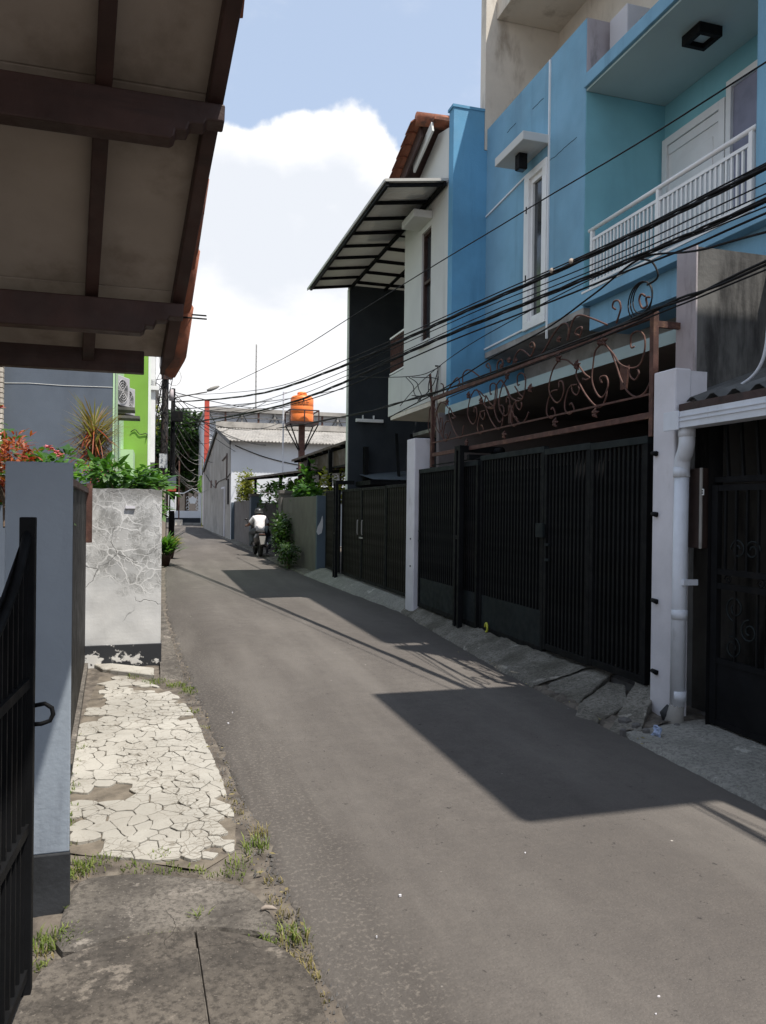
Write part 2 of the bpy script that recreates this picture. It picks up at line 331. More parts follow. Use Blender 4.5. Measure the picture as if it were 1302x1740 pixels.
# ---- left pavement
def chaikin(poly, it=1):
    for _ in range(it):
        q = []
        for a, b in zip(poly, poly[1:]+poly[:1]):
            q += [(a[0]*.75+b[0]*.25, a[1]*.75+b[1]*.25), (a[0]*.25+b[0]*.75, a[1]*.25+b[1]*.75)]
        poly = q
    return poly
def densify(poly, step=.03, amp=.006, seed=0):
    q = []
    for a, b in zip(poly, poly[1:]+poly[:1]):
        L = math.hypot(b[0]-a[0], b[1]-a[1]); k = max(1, int(L/step))
        for i in range(k):
            t = i/k; x, y = a[0]+(b[0]-a[0])*t, a[1]+(b[1]-a[1])*t
            q.append((x+amp*nz(x, y, 9, seed), y+amp*nz(x, y, 9, seed+3)))
    return q
def inset(poly, d):
    cx = sum(p[0] for p in poly)/len(poly); cy = sum(p[1] for p in poly)/len(poly)
    r = sum(math.hypot(p[0]-cx, p[1]-cy) for p in poly)/len(poly); k = max(.1, 1-d/max(r, 1e-4))
    return [(cx+(p[0]-cx)*k, cy+(p[1]-cy)*k) for p in poly]
def slab_mesh(poly, z0, z1, bev=.006, tilt=(0, 0), off=(0, 0, 0)):
    """flat stone piece with a rounded rim"""
    cx = sum(p[0] for p in poly)/len(poly); cy = sum(p[1] for p in poly)/len(poly)
    n = len(poly); inn = inset(poly, bev)
    def z(p, b): return b+(p[0]-cx)*tilt[0]+(p[1]-cy)*tilt[1]
    vv = [(p[0]-off[0], p[1]-off[1], z0) for p in poly]+[(p[0]-off[0], p[1]-off[1], z(p, z1-bev*.7)) for p in poly]+[(p[0]-off[0], p[1]-off[1], z(p, z1)) for p in inn]
    ff = [(i, (i+1) % n, n+(i+1) % n, n+i) for i in range(n)]+[(n+i, n+(i+1) % n, 2*n+(i+1) % n, 2*n+i) for i in range(n)]+[tuple(range(2*n, 3*n))]
    m = bpy.data.meshes.new('slab'); m.from_pydata(vv, [], ff); return m
def pavmat(name, c0, c1, dark, thr=(.5, .7)):
    m, t, p = mk(name); g = NG(t)
    c = g.mix(g.ramp(g.noise(2.6, 7, .65), .32, .68), c0, c1)
    c = g.mix(g.ramp(g.noise(1.7, 6, .7, g.vec((1, 1, 1), (4, 2, 0))), thr[0], thr[1], 0, .85), c, dark)
    c = g.mix(g.ramp(g.noise(38, 6, .75), .44, .62, 0, .75), c, sc(dark, .8)); c = g.mix(g.ramp(g.noise(95, 3, .6, g.vec((1, 1, 1), (5, 5, 2))), .60, .72, 0, .6), c, sc(c1, 1.35))
    c = g.mix(g.ramp(g.noise(4.2, 7, .72, g.vec((1, 1, 1), (8, 3, 1))), .60, .67, 0, .7), c, sc(c1, 1.55))
    hn = g.n('ShaderNodeTexNoise'); hn.inputs['Scale'].default_value = 5; hn.inputs['Detail'].default_value = 8; g.l(g.tc.outputs['Object'], hn.inputs['Vector']); hd_ = g.n('ShaderNodeMix', data_type='VECTOR'); hd_.inputs['Factor'].default_value = .2; g.l(g.tc.outputs['Object'], hd_.inputs['A']); g.l(hn.outputs['Color'], hd_.inputs['B'])
    hair = g.math('MULTIPLY', g.ramp(g.vor(2.2, vec=hd_.outputs['Result']), .0015, .006, .8, 0), g.ramp(g.noise(2.2, 3), .48, .58)); c = g.mix(hair, c, sc(dark, .6))
    g.l(c, p.inputs['Base Color']); p.inputs['Roughness'].default_value = .93; p.inputs['Specular IOR Level'].default_value = .2
    g.l(g.bump(g.math('ADD', g.noise(42, 6, .75), g.math('MULTIPLY', g.noise(12, 5), .9)), .85, .009), p.inputs['Normal']); return m
MAT['slab_dark'] = pavmat('sooty_concrete_slab', (.10, .088, .075), (.15, .132, .112), (.050, .045, .040), (.40, .64))
MAT['slab_mid'] = pavmat('grey_concrete_slab', (.125, .113, .098), (.19, .172, .15), (.062, .056, .050), (.40, .62))
MAT['fragment_plain'] = pavmat('pale_cracked_concrete', (.35, .33, .288), (.43, .405, .355), (.17, .155, .128), (.56, .70))
def frag_mat():
    m, t, p = mk('pale_crazed_concrete'); g = NG(t)
    c = g.mix(g.ramp(g.noise(1.4, 6, .65), .32, .68), (.30, .288, .257), (.40, .385, .345))
    oi = g.n('ShaderNodeObjectInfo'); c = g.mix(g.ramp(oi.outputs['Random'], 0., 1., 0, .30), c, (.27, .25, .215))
    nn = g.n('ShaderNodeTexNoise'); nn.inputs['Scale'].default_value = 4; nn.inputs['Detail'].default_value = 7; g.l(g.tc.outputs['Object'], nn.inputs['Vector'])
    dist = g.n('ShaderNodeMix', data_type='VECTOR'); dist.inputs['Factor'].default_value = .11; g.l(g.tc.outputs['Object'], dist.inputs['A']); g.l(nn.outputs['Color'], dist.inputs['B'])
    k1 = g.math('MULTIPLY', g.ramp(g.vor(11, vec=dist.outputs['Result']), .008, .028, 1, 0), g.ramp(g.noise(2.2, 4), .44, .54))
    k2 = g.math('MULTIPLY', g.ramp(g.vor(26, vec=dist.outputs['Result']), .01, .05, 1, 0), g.ramp(g.noise(3.1, 4, .6, g.vec((1, 1, 1), (7, 3, 0))), .50, .60))
    k = g.math('MAXIMUM', k1, k2); c = g.mix(g.math('MULTIPLY', k, .65), c, (.14, .12, .093))
    c = g.mix(g.ramp(g.noise(3.3, 7, .7, g.vec((1, 1, 1), (2, 5, 0))), .58, .68, 0, .75), c, (.15, .132, .105))
    c = g.mix(g.ramp(g.noise(75, 4, .7), .5, .7, 0, .35), c, (.22, .20, .17))
    g.l(c, p.inputs['Base Color']); p.inputs['Roughness'].default_value = .95; p.inputs['Specular IOR Level'].default_value = .2
    g.l(g.bump(g.math('SUBTRACT', g.math('ADD', g.noise(70, 5, .7), g.math('MULTIPLY', g.noise(9, 5), .8)), k), .45, .006), p.inputs['Normal']); return m
MAT['fragment'] = frag_mat()
MAT['crackdirt'] = Mt('dirt_in_cracks', (.135, .115, .09), .95, .3, 10, .7, 60)
def pxpoly(px, z=.0): return [(p.x, p.y) for p in (P(x, y, Z=z) for x, y in px)]
path = struct(MB().add([(-.55, -4, -.05), (.45, -4, -.05), (.45, 1, -.05), (-.55, 1, -.05)], [(0, 1, 2, 3)]).build('pavement', MAT['slab_dark']))
def slab_child(px, z1, mat, seed, chn=1, bev=.012):
    poly = densify(chaikin(pxpoly(px), chn), .03, .010, seed)
    o = link('slab', slab_mesh(poly, -.06, z1, bev), mat, path); return o
pA = pxpoly([(200, 1612), (300, 1594), (400, 1597), (470, 1618), (520, 1660), (556, 1740)])
near_edge = [(.50, 1.2), (.54, -1.0), (-.6, -1.0), (-.6, 2.0), (-.40, 2.36)]
polyA = densify(chaikin(pxpoly([(60, 1668), (130, 1630)])+pA+near_edge, 2), .04, .008, 4)
groove = P(332, 1600, Z=0); groove2 = P(352, 1740, Z=0)
gd = (groove2-groove); gx = lambda y: groove.x+(y-groove.y)*gd.x/gd.y
def side_clip(poly, sgn):
    def f(p): return sgn*(p[0]-gx(p[1]))-.0025-.004*abs(nz(p[0], p[1], 14, 3))
    q = []
    for a, b in zip(poly, poly[1:]+poly[:1]):
        fa, fb = f(a), f(b)
        if fa >= 0: q.append(a)
        if fa*fb < 0: t = fa/(fa-fb); q.append((a[0]+(b[0]-a[0])*t, a[1]+(b[1]-a[1])*t))
    return q
fa_ = inset(polyA, .06); link('slab', slab_mesh(fa_, -.06, .024, .004), MAT['slab_mid'], path)
for sgn in (-1, 1):
    link('slab', slab_mesh(side_clip(polyA, sgn), -.06, .035, .006), MAT['slab_dark'], path)
slab_child([(105, 1565), (118, 1512), (150, 1497), (250, 1492), (330, 1500), (400, 1508), (445, 1530), (468, 1575), (470, 1600), (400, 1590), (300, 1588), (215, 1602), (150, 1622), (90, 1625)], .026, MAT['slab_mid'], 2, 1, .02)
# cracked pale pavement: Voronoi pieces
reg = pxpoly([(170, 1148), (235, 1150), (305, 1185), (330, 1215), (352, 1270), (380, 1330), (402, 1400), (400, 1445), (345, 1478), (230, 1462), (120, 1448), (112, 1340), (122, 1262), (146, 1205)])
def inpoly(p, poly):
    c = False
    for a, b in zip(poly, poly[1:]+poly[:1]):
        if (a[1] > p[1]) != (b[1] > p[1]) and p[0] < (b[0]-a[0])*(p[1]-a[1])/(b[1]-a[1])+a[0]: c = not c
    return c
def clip(poly, a, b, c):
    q = []
    for p, r in zip(poly, poly[1:]+poly[:1]):
        fp, fr = a*p[0]+b*p[1]-c, a*r[0]+b*r[1]-c
        if fp <= 0: q.append(p)
        if fp*fr < 0: t = fp/(fp-fr); q.append((p[0]+(r[0]-p[0])*t, p[1]+(r[1]-p[1])*t))
    return q
rg = random.Random(11)
xs = [p[0] for p in reg]; ys = [p[1] for p in reg]
def hull(ps):
    ps = sorted(set(ps))
    def half(q):
        h = []
        for p in q:
            while len(h) > 1 and (h[-1][0]-h[-2][0])*(p[1]-h[-2][1])-(h[-1][1]-h[-2][1])*(p[0]-h[-2][0]) <= 0: h.pop()
            h.append(p)
        return h[:-1]
    return half(ps)+half(ps[::-1])
HL = hull(reg); pts = []; tries = 0
while len(pts) < 296 and tries < 60000:
    tries += 1
    p = (rg.uniform(min(xs), max(xs)), rg.uniform(min(ys), max(ys)))
    if not inpoly(p, reg): continue
    dens = nz(p[0], p[1], 2.6, 7)+.6*nz(p[0], p[1], 6.5, 9)+(.9*(p[0]+.15))
    rmin = (.14 if dens < -.32 else .10 if dens < -.05 else .068 if dens < .22 else .05)*rg.uniform(.8, 1.25)
    if all(math.hypot(p[0]-q[0], (p[1]-q[1])*.8) > rmin for q in pts): pts.append(p)
db = densify(reg, .05, .01, 1)
cp = struct(MB().add([(p[0], p[1], -.004) for p in db], [tuple(range(len(db)))]).build('cracked_pavement', MAT['crackdirt']))
for i, p in enumerate(pts):
    if nz(p[0], p[1], 2.3, 21) > .42: continue
    cell = [(p[0]-.4, p[1]-.4), (p[0]+.4, p[1]-.4), (p[0]+.4, p[1]+.4), (p[0]-.4, p[1]+.4)]
    for q in pts:
        if q is p: continue
        dx, dy = q[0]-p[0], q[1]-p[1]
        if dx*dx+dy*dy > .8: continue
        cell = clip(cell, dx, dy, (q[0]**2+q[1]**2-p[0]**2-p[1]**2)/2)
    for a_, b_ in zip(HL, HL[1:]+HL[:1]):
        nx_, ny_ = b_[1]-a_[1], a_[0]-b_[0]; cell = clip(cell, nx_, ny_, nx_*a_[0]+ny_*a_[1]) if len(cell) > 2 else cell
    if len(cell) < 3: continue
    if max(math.hypot(c[0]-p[0], c[1]-p[1]) for c in cell) > .3: cell = [(p[0]+(c[0]-p[0])*.55, p[1]+(c[1]-p[1])*.55) for c in cell]
    ed = min(abs((b_[0]-a_[0])*(a_[1]-p[1])-(a_[0]-p[0])*(b_[1]-a_[1]))/math.hypot(b_[0]-a_[0], b_[1]-a_[1]) for a_, b_ in zip(HL, HL[1:]+HL[:1]))
    if ed < .07 and rg.random() < .33: continue
    cell = inset(cell, rg.choice((.0016, .0022, .0032, .005)))
    if rg.random() < (.85 if p[0] < -.25 else .3): cell = chaikin(cell, 1)
    cell = densify(cell, .035, .0, 0); cell = [(x+.010*nz(x, y, 17, 5)+.006*nz(x, y, 45, 2), y+.010*nz(x, y, 17, 8)+.006*nz(x, y, 45, 3)) for x, y in cell]
    m = slab_mesh(cell, -.03, .009+rg.uniform(-.003, .003), .003, (rg.uniform(-.02, .02), rg.uniform(-.02, .02)))
    o = link('concrete_fragment', m, MAT['fragment'], cp)
# rough concrete strip along the white pier
def strip(a, b):
    v = 6.95+5.55*b; l = .075; r = lerp_tab(RL, v)-.015
    u_ = l+(r-l)*a; return (u_, v, -.02+.04*min(1, b*14)+.015*nz(u_, v, 9, 3)+.008*nz(u_, v, 31, 4)-.05*(a > .98))
struct(MB().grid(strip, 12, 110).build('pavement_edge', MAT['slab_mid'], smooth=True))
st = pxpoly([(150, 1128), (262, 1140), (262, 1152), (175, 1142)])
link('slab', slab_mesh(densify(st, .03, .01, 3), -.04, .03, .01), MAT['fragment'], path)
# ---- right aprons
def apron(v0, v1, zi, nu, nv, seed, rough=.012, ui=3.95, back=None):
    def f(a, b):
        v = v0+(v1-v0)*b; l = lerp_tab(RR, v)-.04+.03*nz(0, v, 3, seed)+.02*nz(0, v, 11, seed+1); r = ui
        u_ = l+(r-l)*a; k = min(1, (u_-l)/(3.72-l)) if 3.72 > l else 1
        z = .004+zi(v)*k
        return (u_, v, z+rough*nz(u_, v, 4, seed+2)+rough*.6*nz(u_, v, 15, seed+3)-(.05 if a == 0 else 0))
    return MB().grid(f, nu, nv)
MAT['apron'] = pavmat('mossy_rough_apron', (.15, .14, .12), (.24, .225, .195), (.075, .07, .055), (.42, .64))
MAT['apron_smooth'] = pavmat('pale_cement_apron', (.23, .225, .20), (.30, .29, .26), (.16, .155, .14), (.5, .75))
struct(apron(6.05, 10.9, lambda v: .13, 24, 130, 3, .02).build('driveway_apron', MAT['apron'], smooth=True))
struct(apron(10.9, 17.4, lambda v: .15, 16, 90, 13, .006).build('cement_apron', MAT['apron_smooth'], smooth=True))
struct(apron(-2, 4.62, lambda v: .05, 20, 130, 23, .008).build('front_apron', MAT['apron_smooth'], smooth=True))
struct(apron(4.62, 6.10, lambda v: .05, 20, 60, 33, .03, 3.95).build('drain_bed', MAT['soil'], smooth=True))
struct(apron(17.4, 57, lambda v: .05, 8, 90, 43, .01, 3.70).build('rough_shoulder', MAT['apron'], smooth=True))
br = struct(MB().add([(3.2, 4.9, -.06), (3.8, 4.9, -.06), (3.8, 6.4, -.06), (3.2, 6.4, -.06)], [(0, 1, 2, 3)]).build('broken_ramp', MAT['soil']))
for k, (px, zz, tl) in enumerate([([(910, 1165), (1008, 1128), (1046, 1160), (960, 1196)], .085, (.26, -.02)), ([(985, 1192), (1035, 1172), (1062, 1178), (1068, 1200), (1015, 1215), (975, 1208)], .06, (.16, .05)), ([(1035, 1228), (1085, 1178), (1115, 1190), (1090, 1235), (1062, 1250)], .085, (.24, .06))]):
    poly = densify(pxpoly(px, .05), .03, .012, k*3)
    link('slab', slab_mesh(poly, -.06, zz, .012, tl), MAT['apron'], br)
# stones and debris by the pillar foot
for k, (x, y, r) in enumerate([(1062, 1226, .04), (1082, 1234, .03), (1100, 1242, .022), (1060, 1242, .02), (1132, 1230, .03), (1150, 1234, .025)]):
    p = P(x, y, Z=.03); q = densify([(p.x+r*math.cos(t)*1.2, p.y+r*math.sin(t)) for t in [i*1.047 for i in range(6)]], .03, .02, k)
    tag(link('rubble_stone', slab_mesh(q, -.03, .03+r*.7, r*.45), MAT['concrete_dark']), 'small broken rubble stone at the foot of the white gate pillar', 'stone', 'rubble stones at the pillar foot')
# ---- grass in the joints (uncountable)
def tuft(mb, c, n, h, spread, rg):
    for _ in range(n):
        a = rg.uniform(0, 6.283); r = spread*math.sqrt(rg.random()); x, y = c[0]+r*math.cos(a), c[1]+r*math.sin(a)
        L = h*rg.uniform(.4, 1.1); w = .0013+.0016*rg.random(); b = rg.uniform(0, 6.283); lean = L*rg.uniform(.15, .9)
        dx, dy = math.cos(b), math.sin(b); px_, py_ = -dy*w, dx*w
        z0 = c[2]
        p1 = (x+dx*lean*.35, y+dy*lean*.35, z0+L*.6); p2 = (x+dx*lean, y+dy*lean, z0+L*.85)
        mb.add([(x-px_, y-py_, z0), (x+px_, y+py_, z0), (p1[0]+px_, p1[1]+py_, p1[2]), (p1[0]-px_, p1[1]-py_, p1[2]), p2], [(0, 1, 2, 3), (3, 2, 4)])
rg = random.Random(5); gm = MB(); dm = MB()
TUFTS = [(230, 1150, 90, .05, .10), (262, 1160, 170, .06, .10), (300, 1166, 170, .06, .09), (320, 1172, 110, .05, .06), (330, 1210, 50, .04, .05), (135, 1272, 60, .04, .05), (118, 1345, 60, .045, .04), (112, 1390, 80, .05, .04), (120, 1480, 170, .06, .09), (165, 1468, 140, .045, .09), (230, 1478, 50, .035, .06), (115, 1540, 110, .05, .05), (80, 1605, 130, .10, .07), (110, 1598, 130, .09, .07), (240, 1602, 110, .045, .09), (280, 1594, 70, .04, .06), (340, 1566, 45, .09, .025), (430, 1445, 110, .13, .06), (405, 1468, 90, .08, .06), (445, 1440, 60, .12, .04), (440, 1590, 70, .07, .04), (495, 1590, 90, .12, .06), (510, 1600, 50, .11, .05), (270, 1455, 60, .04, .05), (125, 1336, 30, .05, .04), (350, 1236, 25, .03, .04), (128, 1128, 60, .05, .05), (292, 1142, 40, .04, .04)]
for x, y, n_, h_, s_ in TUFTS:
    tuft(gm, P(x, y, Z=.0), int(n_*(.45 if x > 380 else .7)), h_*(.5 if x > 380 else .5 if y > 1580 else .62), s_, rg)
for x, y, n_, h_, s_ in [(440, 1420, 60, .10, .05), (505, 1640, 120, .06, .06), (520, 1660, 80, .05, .05), (60, 1630, 50, .05, .06), (490, 1560, 40, .08, .05), (400, 1380, 40, .04, .05), (465, 1500, 40, .04, .04), (500, 1600, 50, .1, .05), (535, 1700, 40, .03, .04), (120, 1490, 60, .05, .08), (95, 1600, 30, .05, .06)]:
    tuft(dm, P(x, y, Z=.0), int(n_*.6), h_*.6, s_, rg)
def joint(px, n_, h_, w_, mb):
    q = [P(x, y, Z=0) for x, y in px]
    for _ in range(n_):
        t = rg.random()*(len(q)-1); i = min(int(t), len(q)-2); p_ = q[i].lerp(q[i+1], t-i)
        if nz(p_.x, p_.y, 4, 77) < -.12: continue
        tuft(mb, p_+Vector((rg.gauss(0, w_), rg.gauss(0, w_), 0)), 5, h_*rg.uniform(.5, 1.2), .02, rg)
joint([(110, 1490), (160, 1470), (230, 1478), (300, 1480), (360, 1485), (420, 1490)], 60, .026, .03, gm)
joint([(60, 1650), (130, 1622), (210, 1606), (300, 1592), (400, 1593), (480, 1612)], 90, .032, .012, gm)
joint([(110, 1560), (116, 1450), (116, 1340), (130, 1250)], 50, .035, .02, gm)
joint([(300, 1150), (335, 1230), (380, 1330), (420, 1420), (470, 1520), (520, 1640), (550, 1730)], 60, .022, .03, dm)
joint([(150, 1140), (220, 1145), (290, 1160), (325, 1180)], 60, .035, .03, gm)
stuff(tag(gm.build('grass', MAT['grass'], fix=False), 'green grass tufts growing in the pavement joints', 'grass'))
stuff(tag(dm.build('dry_grass', MAT['straw'], fix=False), 'dry straw coloured grass along the asphalt edge', 'grass'))
# loose gravel along the asphalt edge
gv = MB()
for _ in range(900):
    v = 1.8+rg.random()**1.5*8; u_ = lerp_tab(RL, v)+rg.gauss(-.01, .035); r = rg.uniform(.002, .007)
    gv.add([(u_-r, v-r, -.004), (u_+r, v-r*.6, -.004), (u_+r*.5, v+r, -.004), (u_, v, r*1.4)], [(0, 1, 3), (1, 2, 3), (2, 0, 3)])
stuff(tag(gv.build('gravel', MAT['concrete_dark'], fix=False), 'loose grey gravel crumbs along the asphalt edge', 'gravel'))
p = P(457, 1546, Z=.028)
tag(MB().tube([(p.x-.03, p.y, .034), (p.x-.012, p.y+.004, .038), (p.x+.012, p.y-.003, .036), (p.x+.03, p.y-.012, .032)], [.006, .009, .008, .002], 6).build('dry_leaf', MAT['soffit'], smooth=True), 'curled pale dry leaf lying on the grey pavement', 'leaf')
for (x, y, r) in [(388, 1228, .016), (680, 1520, .014), (892, 1448, .010), (1120, 1692, .011), (395, 1210, .007), (1115, 1722, .006), (640, 1590, .006)]:
    r *= .5; p = P(x, y, Z=.012); q = densify([(p.x+r*math.cos(t)*(.7+.5*rg.random()), p.y+r*.6*math.sin(t)) for t in [i*.785 for i in range(8)]], .008, .002, int(x))
    tag(link('litter_scrap', slab_mesh(q, .004, .0125, .001), MAT['pillar_white']), 'tiny pale scrap of litter flattened on the asphalt', 'litter', 'pale scraps on the asphalt')

lit = MB()
for _ in range(170):
    v = rg.uniform(3.0, 16.5); u_ = lerp_tab(RR, v)+rg.gauss(.02, .05)*(1 if rg.random() < .8 else 3); r = rg.uniform(.006, .02); a = rg.uniform(0, 6.28)
    if rg.random() < .25: v = rg.uniform(2.2, 9); u_ = lerp_tab(RL, v)+rg.gauss(-.03, .05)
    c_, s_ = math.cos(a)*r, math.sin(a)*r; z = .012
    lit.add([(u_-c_, v-s_, z), (u_+s_*.4, v-c_*.4, z+.004), (u_+c_, v+s_, z+.003), (u_-s_*.4, v+c_*.4, z)], [(0, 1, 2, 3)])
stuff(tag(lit.build('leaf_litter', MAT['straw'], fix=False), 'small dry leaf litter scattered along the lane edges', 'leaf litter'))
# ================================================================== right side: blue house
def holes_x(mb, x0, x1, y0, y1, z0, z1, holes):
    """wall slab between x0..x1 spanning y,z with rectangular holes [(ya,yb,za,zb)]"""
    ys_ = sorted({y0, y1, *[h[0] for h in holes], *[h[1] for h in holes]}); zs_ = sorted({z0, z1, *[h[2] for h in holes], *[h[3] for h in holes]})
    for a, b in zip(ys_, ys_[1:]):
        for c, d in zip(zs_, zs_[1:]):
            if not any(h[0] <= a and b <= h[1] and h[2] <= c and d <= h[3] for h in holes): mb.box(x0, x1, a, b, c, d)
    return mb
def merged(mb):
    return mb
MAT['taupe_in'] = Mt('brown_grey_render', (.17, .15, .145), .85, .12, 1.5, .3, 40)
bh = thing('blue_house', 'three storey blue plastered house with a balcony and a carport behind the scroll grille', 'house', (4.7, 7.8, 0))
WY0, WY1, WZ0, WZ1 = 8.62, 9.22, 3.92, 5.98
wb = holes_x(MB(), 4.70, 4.86, 7.77, 10.50, 3.88, 7.20, [(WY0, WY1, WZ0, WZ1)])
wall = wb.build('wall', MAT['blue'], bh)
B(4.704, 5.76, 7.762, 7.769, 4.046, 6.354).box(4.862, 5.76, 7.771, 7.90, 4.046, 6.354).build('side_wall', MAT['teal'], bh)
B(4.704, 5.75, 7.760, 7.769, 6.532, 7.198).box(4.862, 5.75, 7.771, 7.90, 6.532, 7.195).build('parapet_end', MAT['pinkgrey'], bh)
B(4.86, 9.5, 10.36, 10.495, 3.9, 7.19).build('far_wall', MAT['blue'], bh)
B(4.86, 9.5, 7.90, 10.36, 6.6, 6.75).build('terrace_slab', MAT['concrete'], bh)
B(5.76, 5.90, 5.15, 7.775, 4.02, 6.36).build('back_wall', MAT['teal'], bh)
B(4.66, 5.92, 4.90, 7.758, 3.90, 4.02).build('balcony_slab', MAT['blue'], bh, .006)
B(4.78, 5.3, 5.0, 7.76, 3.62, 3.90).build('balcony_beam', MAT['blue'], bh)
B(4.655, 4.70, 5.16, 7.74, 4.022, 4.045).build('balcony_edge', MAT['white_paint'], bh)
cs = B(4.66, 5.92, 4.90, 7.758, 6.38, 6.53).build('canopy', MAT['blue'], bh, .006)
B(4.70, 5.755, 5.152, 7.758, 6.355, 6.378).build('soffit', MAT['soffit_blue'], cs)
B(4.70, 5.76, 4.93, 5.15, 4.021, 6.379).box(4.70, 5.9, 4.93, 5.15, 6.531, 8.4).build('corner_pier', MAT['blue'], bh)
B(5.9, 9.5, 4.93, 5.1, 0, 9).build('near_wall', MAT['blue'], bh)
# upper floor: wing wall, recessed wall and roof slab
B(4.66, 9.5, 10.50, 10.68, 6.9, 9.40).build('wing_wall', MAT['cream'], bh)
B(5.87, 6.05, 5.1, 10.50, 6.6, 8.86).build('upper_wall', MAT['cream'], bh)
B(4.83, 9.5, 5.1, 10.49, 8.86, 9.16).build('roof_slab', MAT['cream'], bh)
# ground floor: carport
B(4.70, 5.30, 7.76, 10.49, 3.80, 3.878).build('overhang_soffit', MAT['concrete'], bh)
B(4.052, 9.4, 5.2, 10.39, 2.93, 3.03).build('carport_slab', MAT['taupe_in'], bh); B(4.04, 4.05, 5.2, 10.39, 2.925, 3.035).build('slab_edge', MAT['soffit_blue'], bh)
B(5.30, 5.44, 5.15, 10.39, 3.032, 3.88).build('upper_beam', MAT['concrete'], bh)
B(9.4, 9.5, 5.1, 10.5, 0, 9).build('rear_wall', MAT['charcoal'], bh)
B(3.95, 9.4, 10.40, 10.50, 0, 2.95).build('carport_wall', MAT['taupe_in'], bh)
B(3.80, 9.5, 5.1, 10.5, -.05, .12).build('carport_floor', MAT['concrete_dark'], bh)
B(7.2, 7.3, 6.4, 7.5, .12, 2.3).build('door', MAT['wood'], bh, .01)
# tall window
wi = B(4.665, 4.80, WY0, WY1, WZ0, WZ0+.09).box(4.665, 4.80, WY0, WY1, WZ1-.09, WZ1).box(4.665, 4.80, WY0, WY0+.11, WZ0+.09, WZ1-.09).box(4.665, 4.80, WY1-.13, WY1, WZ0+.09, WZ1-.09).build('window', MAT['white_paint'], bh, .004)
ya, yb, za, zb = WY0+.11, WY1-.13, WZ0+.09, WZ1-.09
B(4.70, 4.77, ya, yb, za, za+.07).box(4.70, 4.77, ya, yb, zb-.07, zb).box(4.70, 4.77, ya, ya+.05, za+.07, zb-.07).box(4.70, 4.77, yb-.05, yb, za+.07, zb-.07).build('frame', MAT['white_paint'], wi, .003)
B(4.735, 4.745, ya+.05, yb-.05, za+.07, zb-.07).build('pane', MAT['glass'], wi)
for z in (4.55, 5.45): B(4.655, 4.664, WY1-.09, WY1-.075, z, z+.09).build('hinge', MAT['iron'], wi)
hd = B(4.33, 4.70, 8.60, 9.42, 6.14, 6.25).build('window_hood', MAT['white_wall'], bh, .008)
lp = thing('wall_lamp', 'small black box lamp under the concrete window hood', 'lamp', (4.50, 8.98, 6.02))
B(4.44, 4.56, 8.92, 9.04, 5.94, 6.137).build('housing', MAT['iron'], lp, .006); B(4.455, 4.545, 8.935, 9.025, 5.93, 5.942).build('diffuser', MAT['glass'], lp)
# white conduits on the facade
for a, b in [((4.69, 8.60, 7.18), (4.69, 8.60, 3.70)), ((4.69, 10.48, 5.90), (4.69, 9.24, 5.98)), ((4.69, 10.48, 3.93), (4.69, 9.24, 3.95))]:
    MB().beam(a, b, .022, .022).build('conduit', MAT['white_paint'], bh)
MAT['crack'] = Mt('dark_crack', (.03, .05, .065), .95, .1, 2, 0)
def crack(px, X):
    pts_ = [P(x, y, X=X) for x, y in px]; q = []
    for a, b in zip(pts_, pts_[1:]):
        for i in range(6): t = i/6; r_ = a.lerp(b, t); q.append((r_.x, r_.y+.012*nz(r_.y, r_.z, 12, 1), r_.z+.012*nz(r_.y, r_.z, 12, 4)))
    MB().tube(q, .0035, 4).build('crack', MAT['crack'], bh)
crack([(930, 276), (948, 262), (958, 252), (968, 243), (982, 232)], 4.698); crack([(862, 225), (870, 216), (878, 208)], 4.698); crack([(905, 185), (918, 172), (925, 166)], 4.698)
# balcony railing
rl = bh
for y in (7.60, 6.42, 5.20): B(4.685, 4.725, y-.02, y+.02, 4.03, 4.70).build('railing_post', MAT['white_paint'], bh)
MB().tube([(4.705, 7.66, 4.72), (4.705, 5.16, 4.72)], .024, 10).build('handrail', MAT['white_paint'], bh, smooth=True)
B(4.69, 4.72, 5.20, 7.60, 4.585, 4.615).build('top_rail', MAT['white_paint'], bh); B(4.69, 4.72, 5.20, 7.60, 4.09, 4.12).build('bottom_rail', MAT['white_paint'], bh)
b0 = None
for k in range(37):
    y = 5.235+k*.0645
    if b0 is None: b0 = B(4.696, 4.716, y-.010, y+.010, 4.12, 4.585).build('bar', MAT['white_paint'], bh); y00 = y
    else: copy_part(b0, bh, (0, y-y00, 0))
# balcony door and window
d1, d2 = P(1131, 240, X=5.75), P(1238, 150, X=5.75)
yA, yB, zT = d2.y, d1.y, 5.92
dr = B(5.70, 5.759, yA, yA+.09, 4.02, zT).box(5.70, 5.759, yB-.09, yB, 4.02, zT).box(5.70, 5.759, yA+.09, yB-.09, zT-.09, zT).build('door', MAT['white_paint'], bh, .004)
B(5.735, 5.757, yA+.09, yB-.09, 4.02, zT-.09).build('leaf', MAT['white_paint'], dr)
for z0_, z1_ in ((4.15, 4.72), (4.85, zT-.32)):
    B(5.725, 5.736, yA+.20, yB-.20, z0_, z1_).build('panel', MAT['white_paint'], dr, .008)
B(5.715, 5.735, yA+.10, yB-.10, zT-.20, zT-.10).build('lintel', MAT['white_paint'], dr, .004)
w2 = B(5.70, 5.759, yA-.09, yA-.02, 4.3, 6.06).box(5.70, 5.759, 5.55, 5.62, 4.3, 6.06).box(5.70, 5.759, 5.62, yA-.09, 5.98, 6.06).box(5.70, 5.759, 5.62, yA-.09, 4.3, 4.38).build('window', MAT['white_paint'], bh, .004)
B(5.738, 5.75, 5.62, yA-.09, 4.38, 5.98).build('curtain', MAT['curtain'], w2)
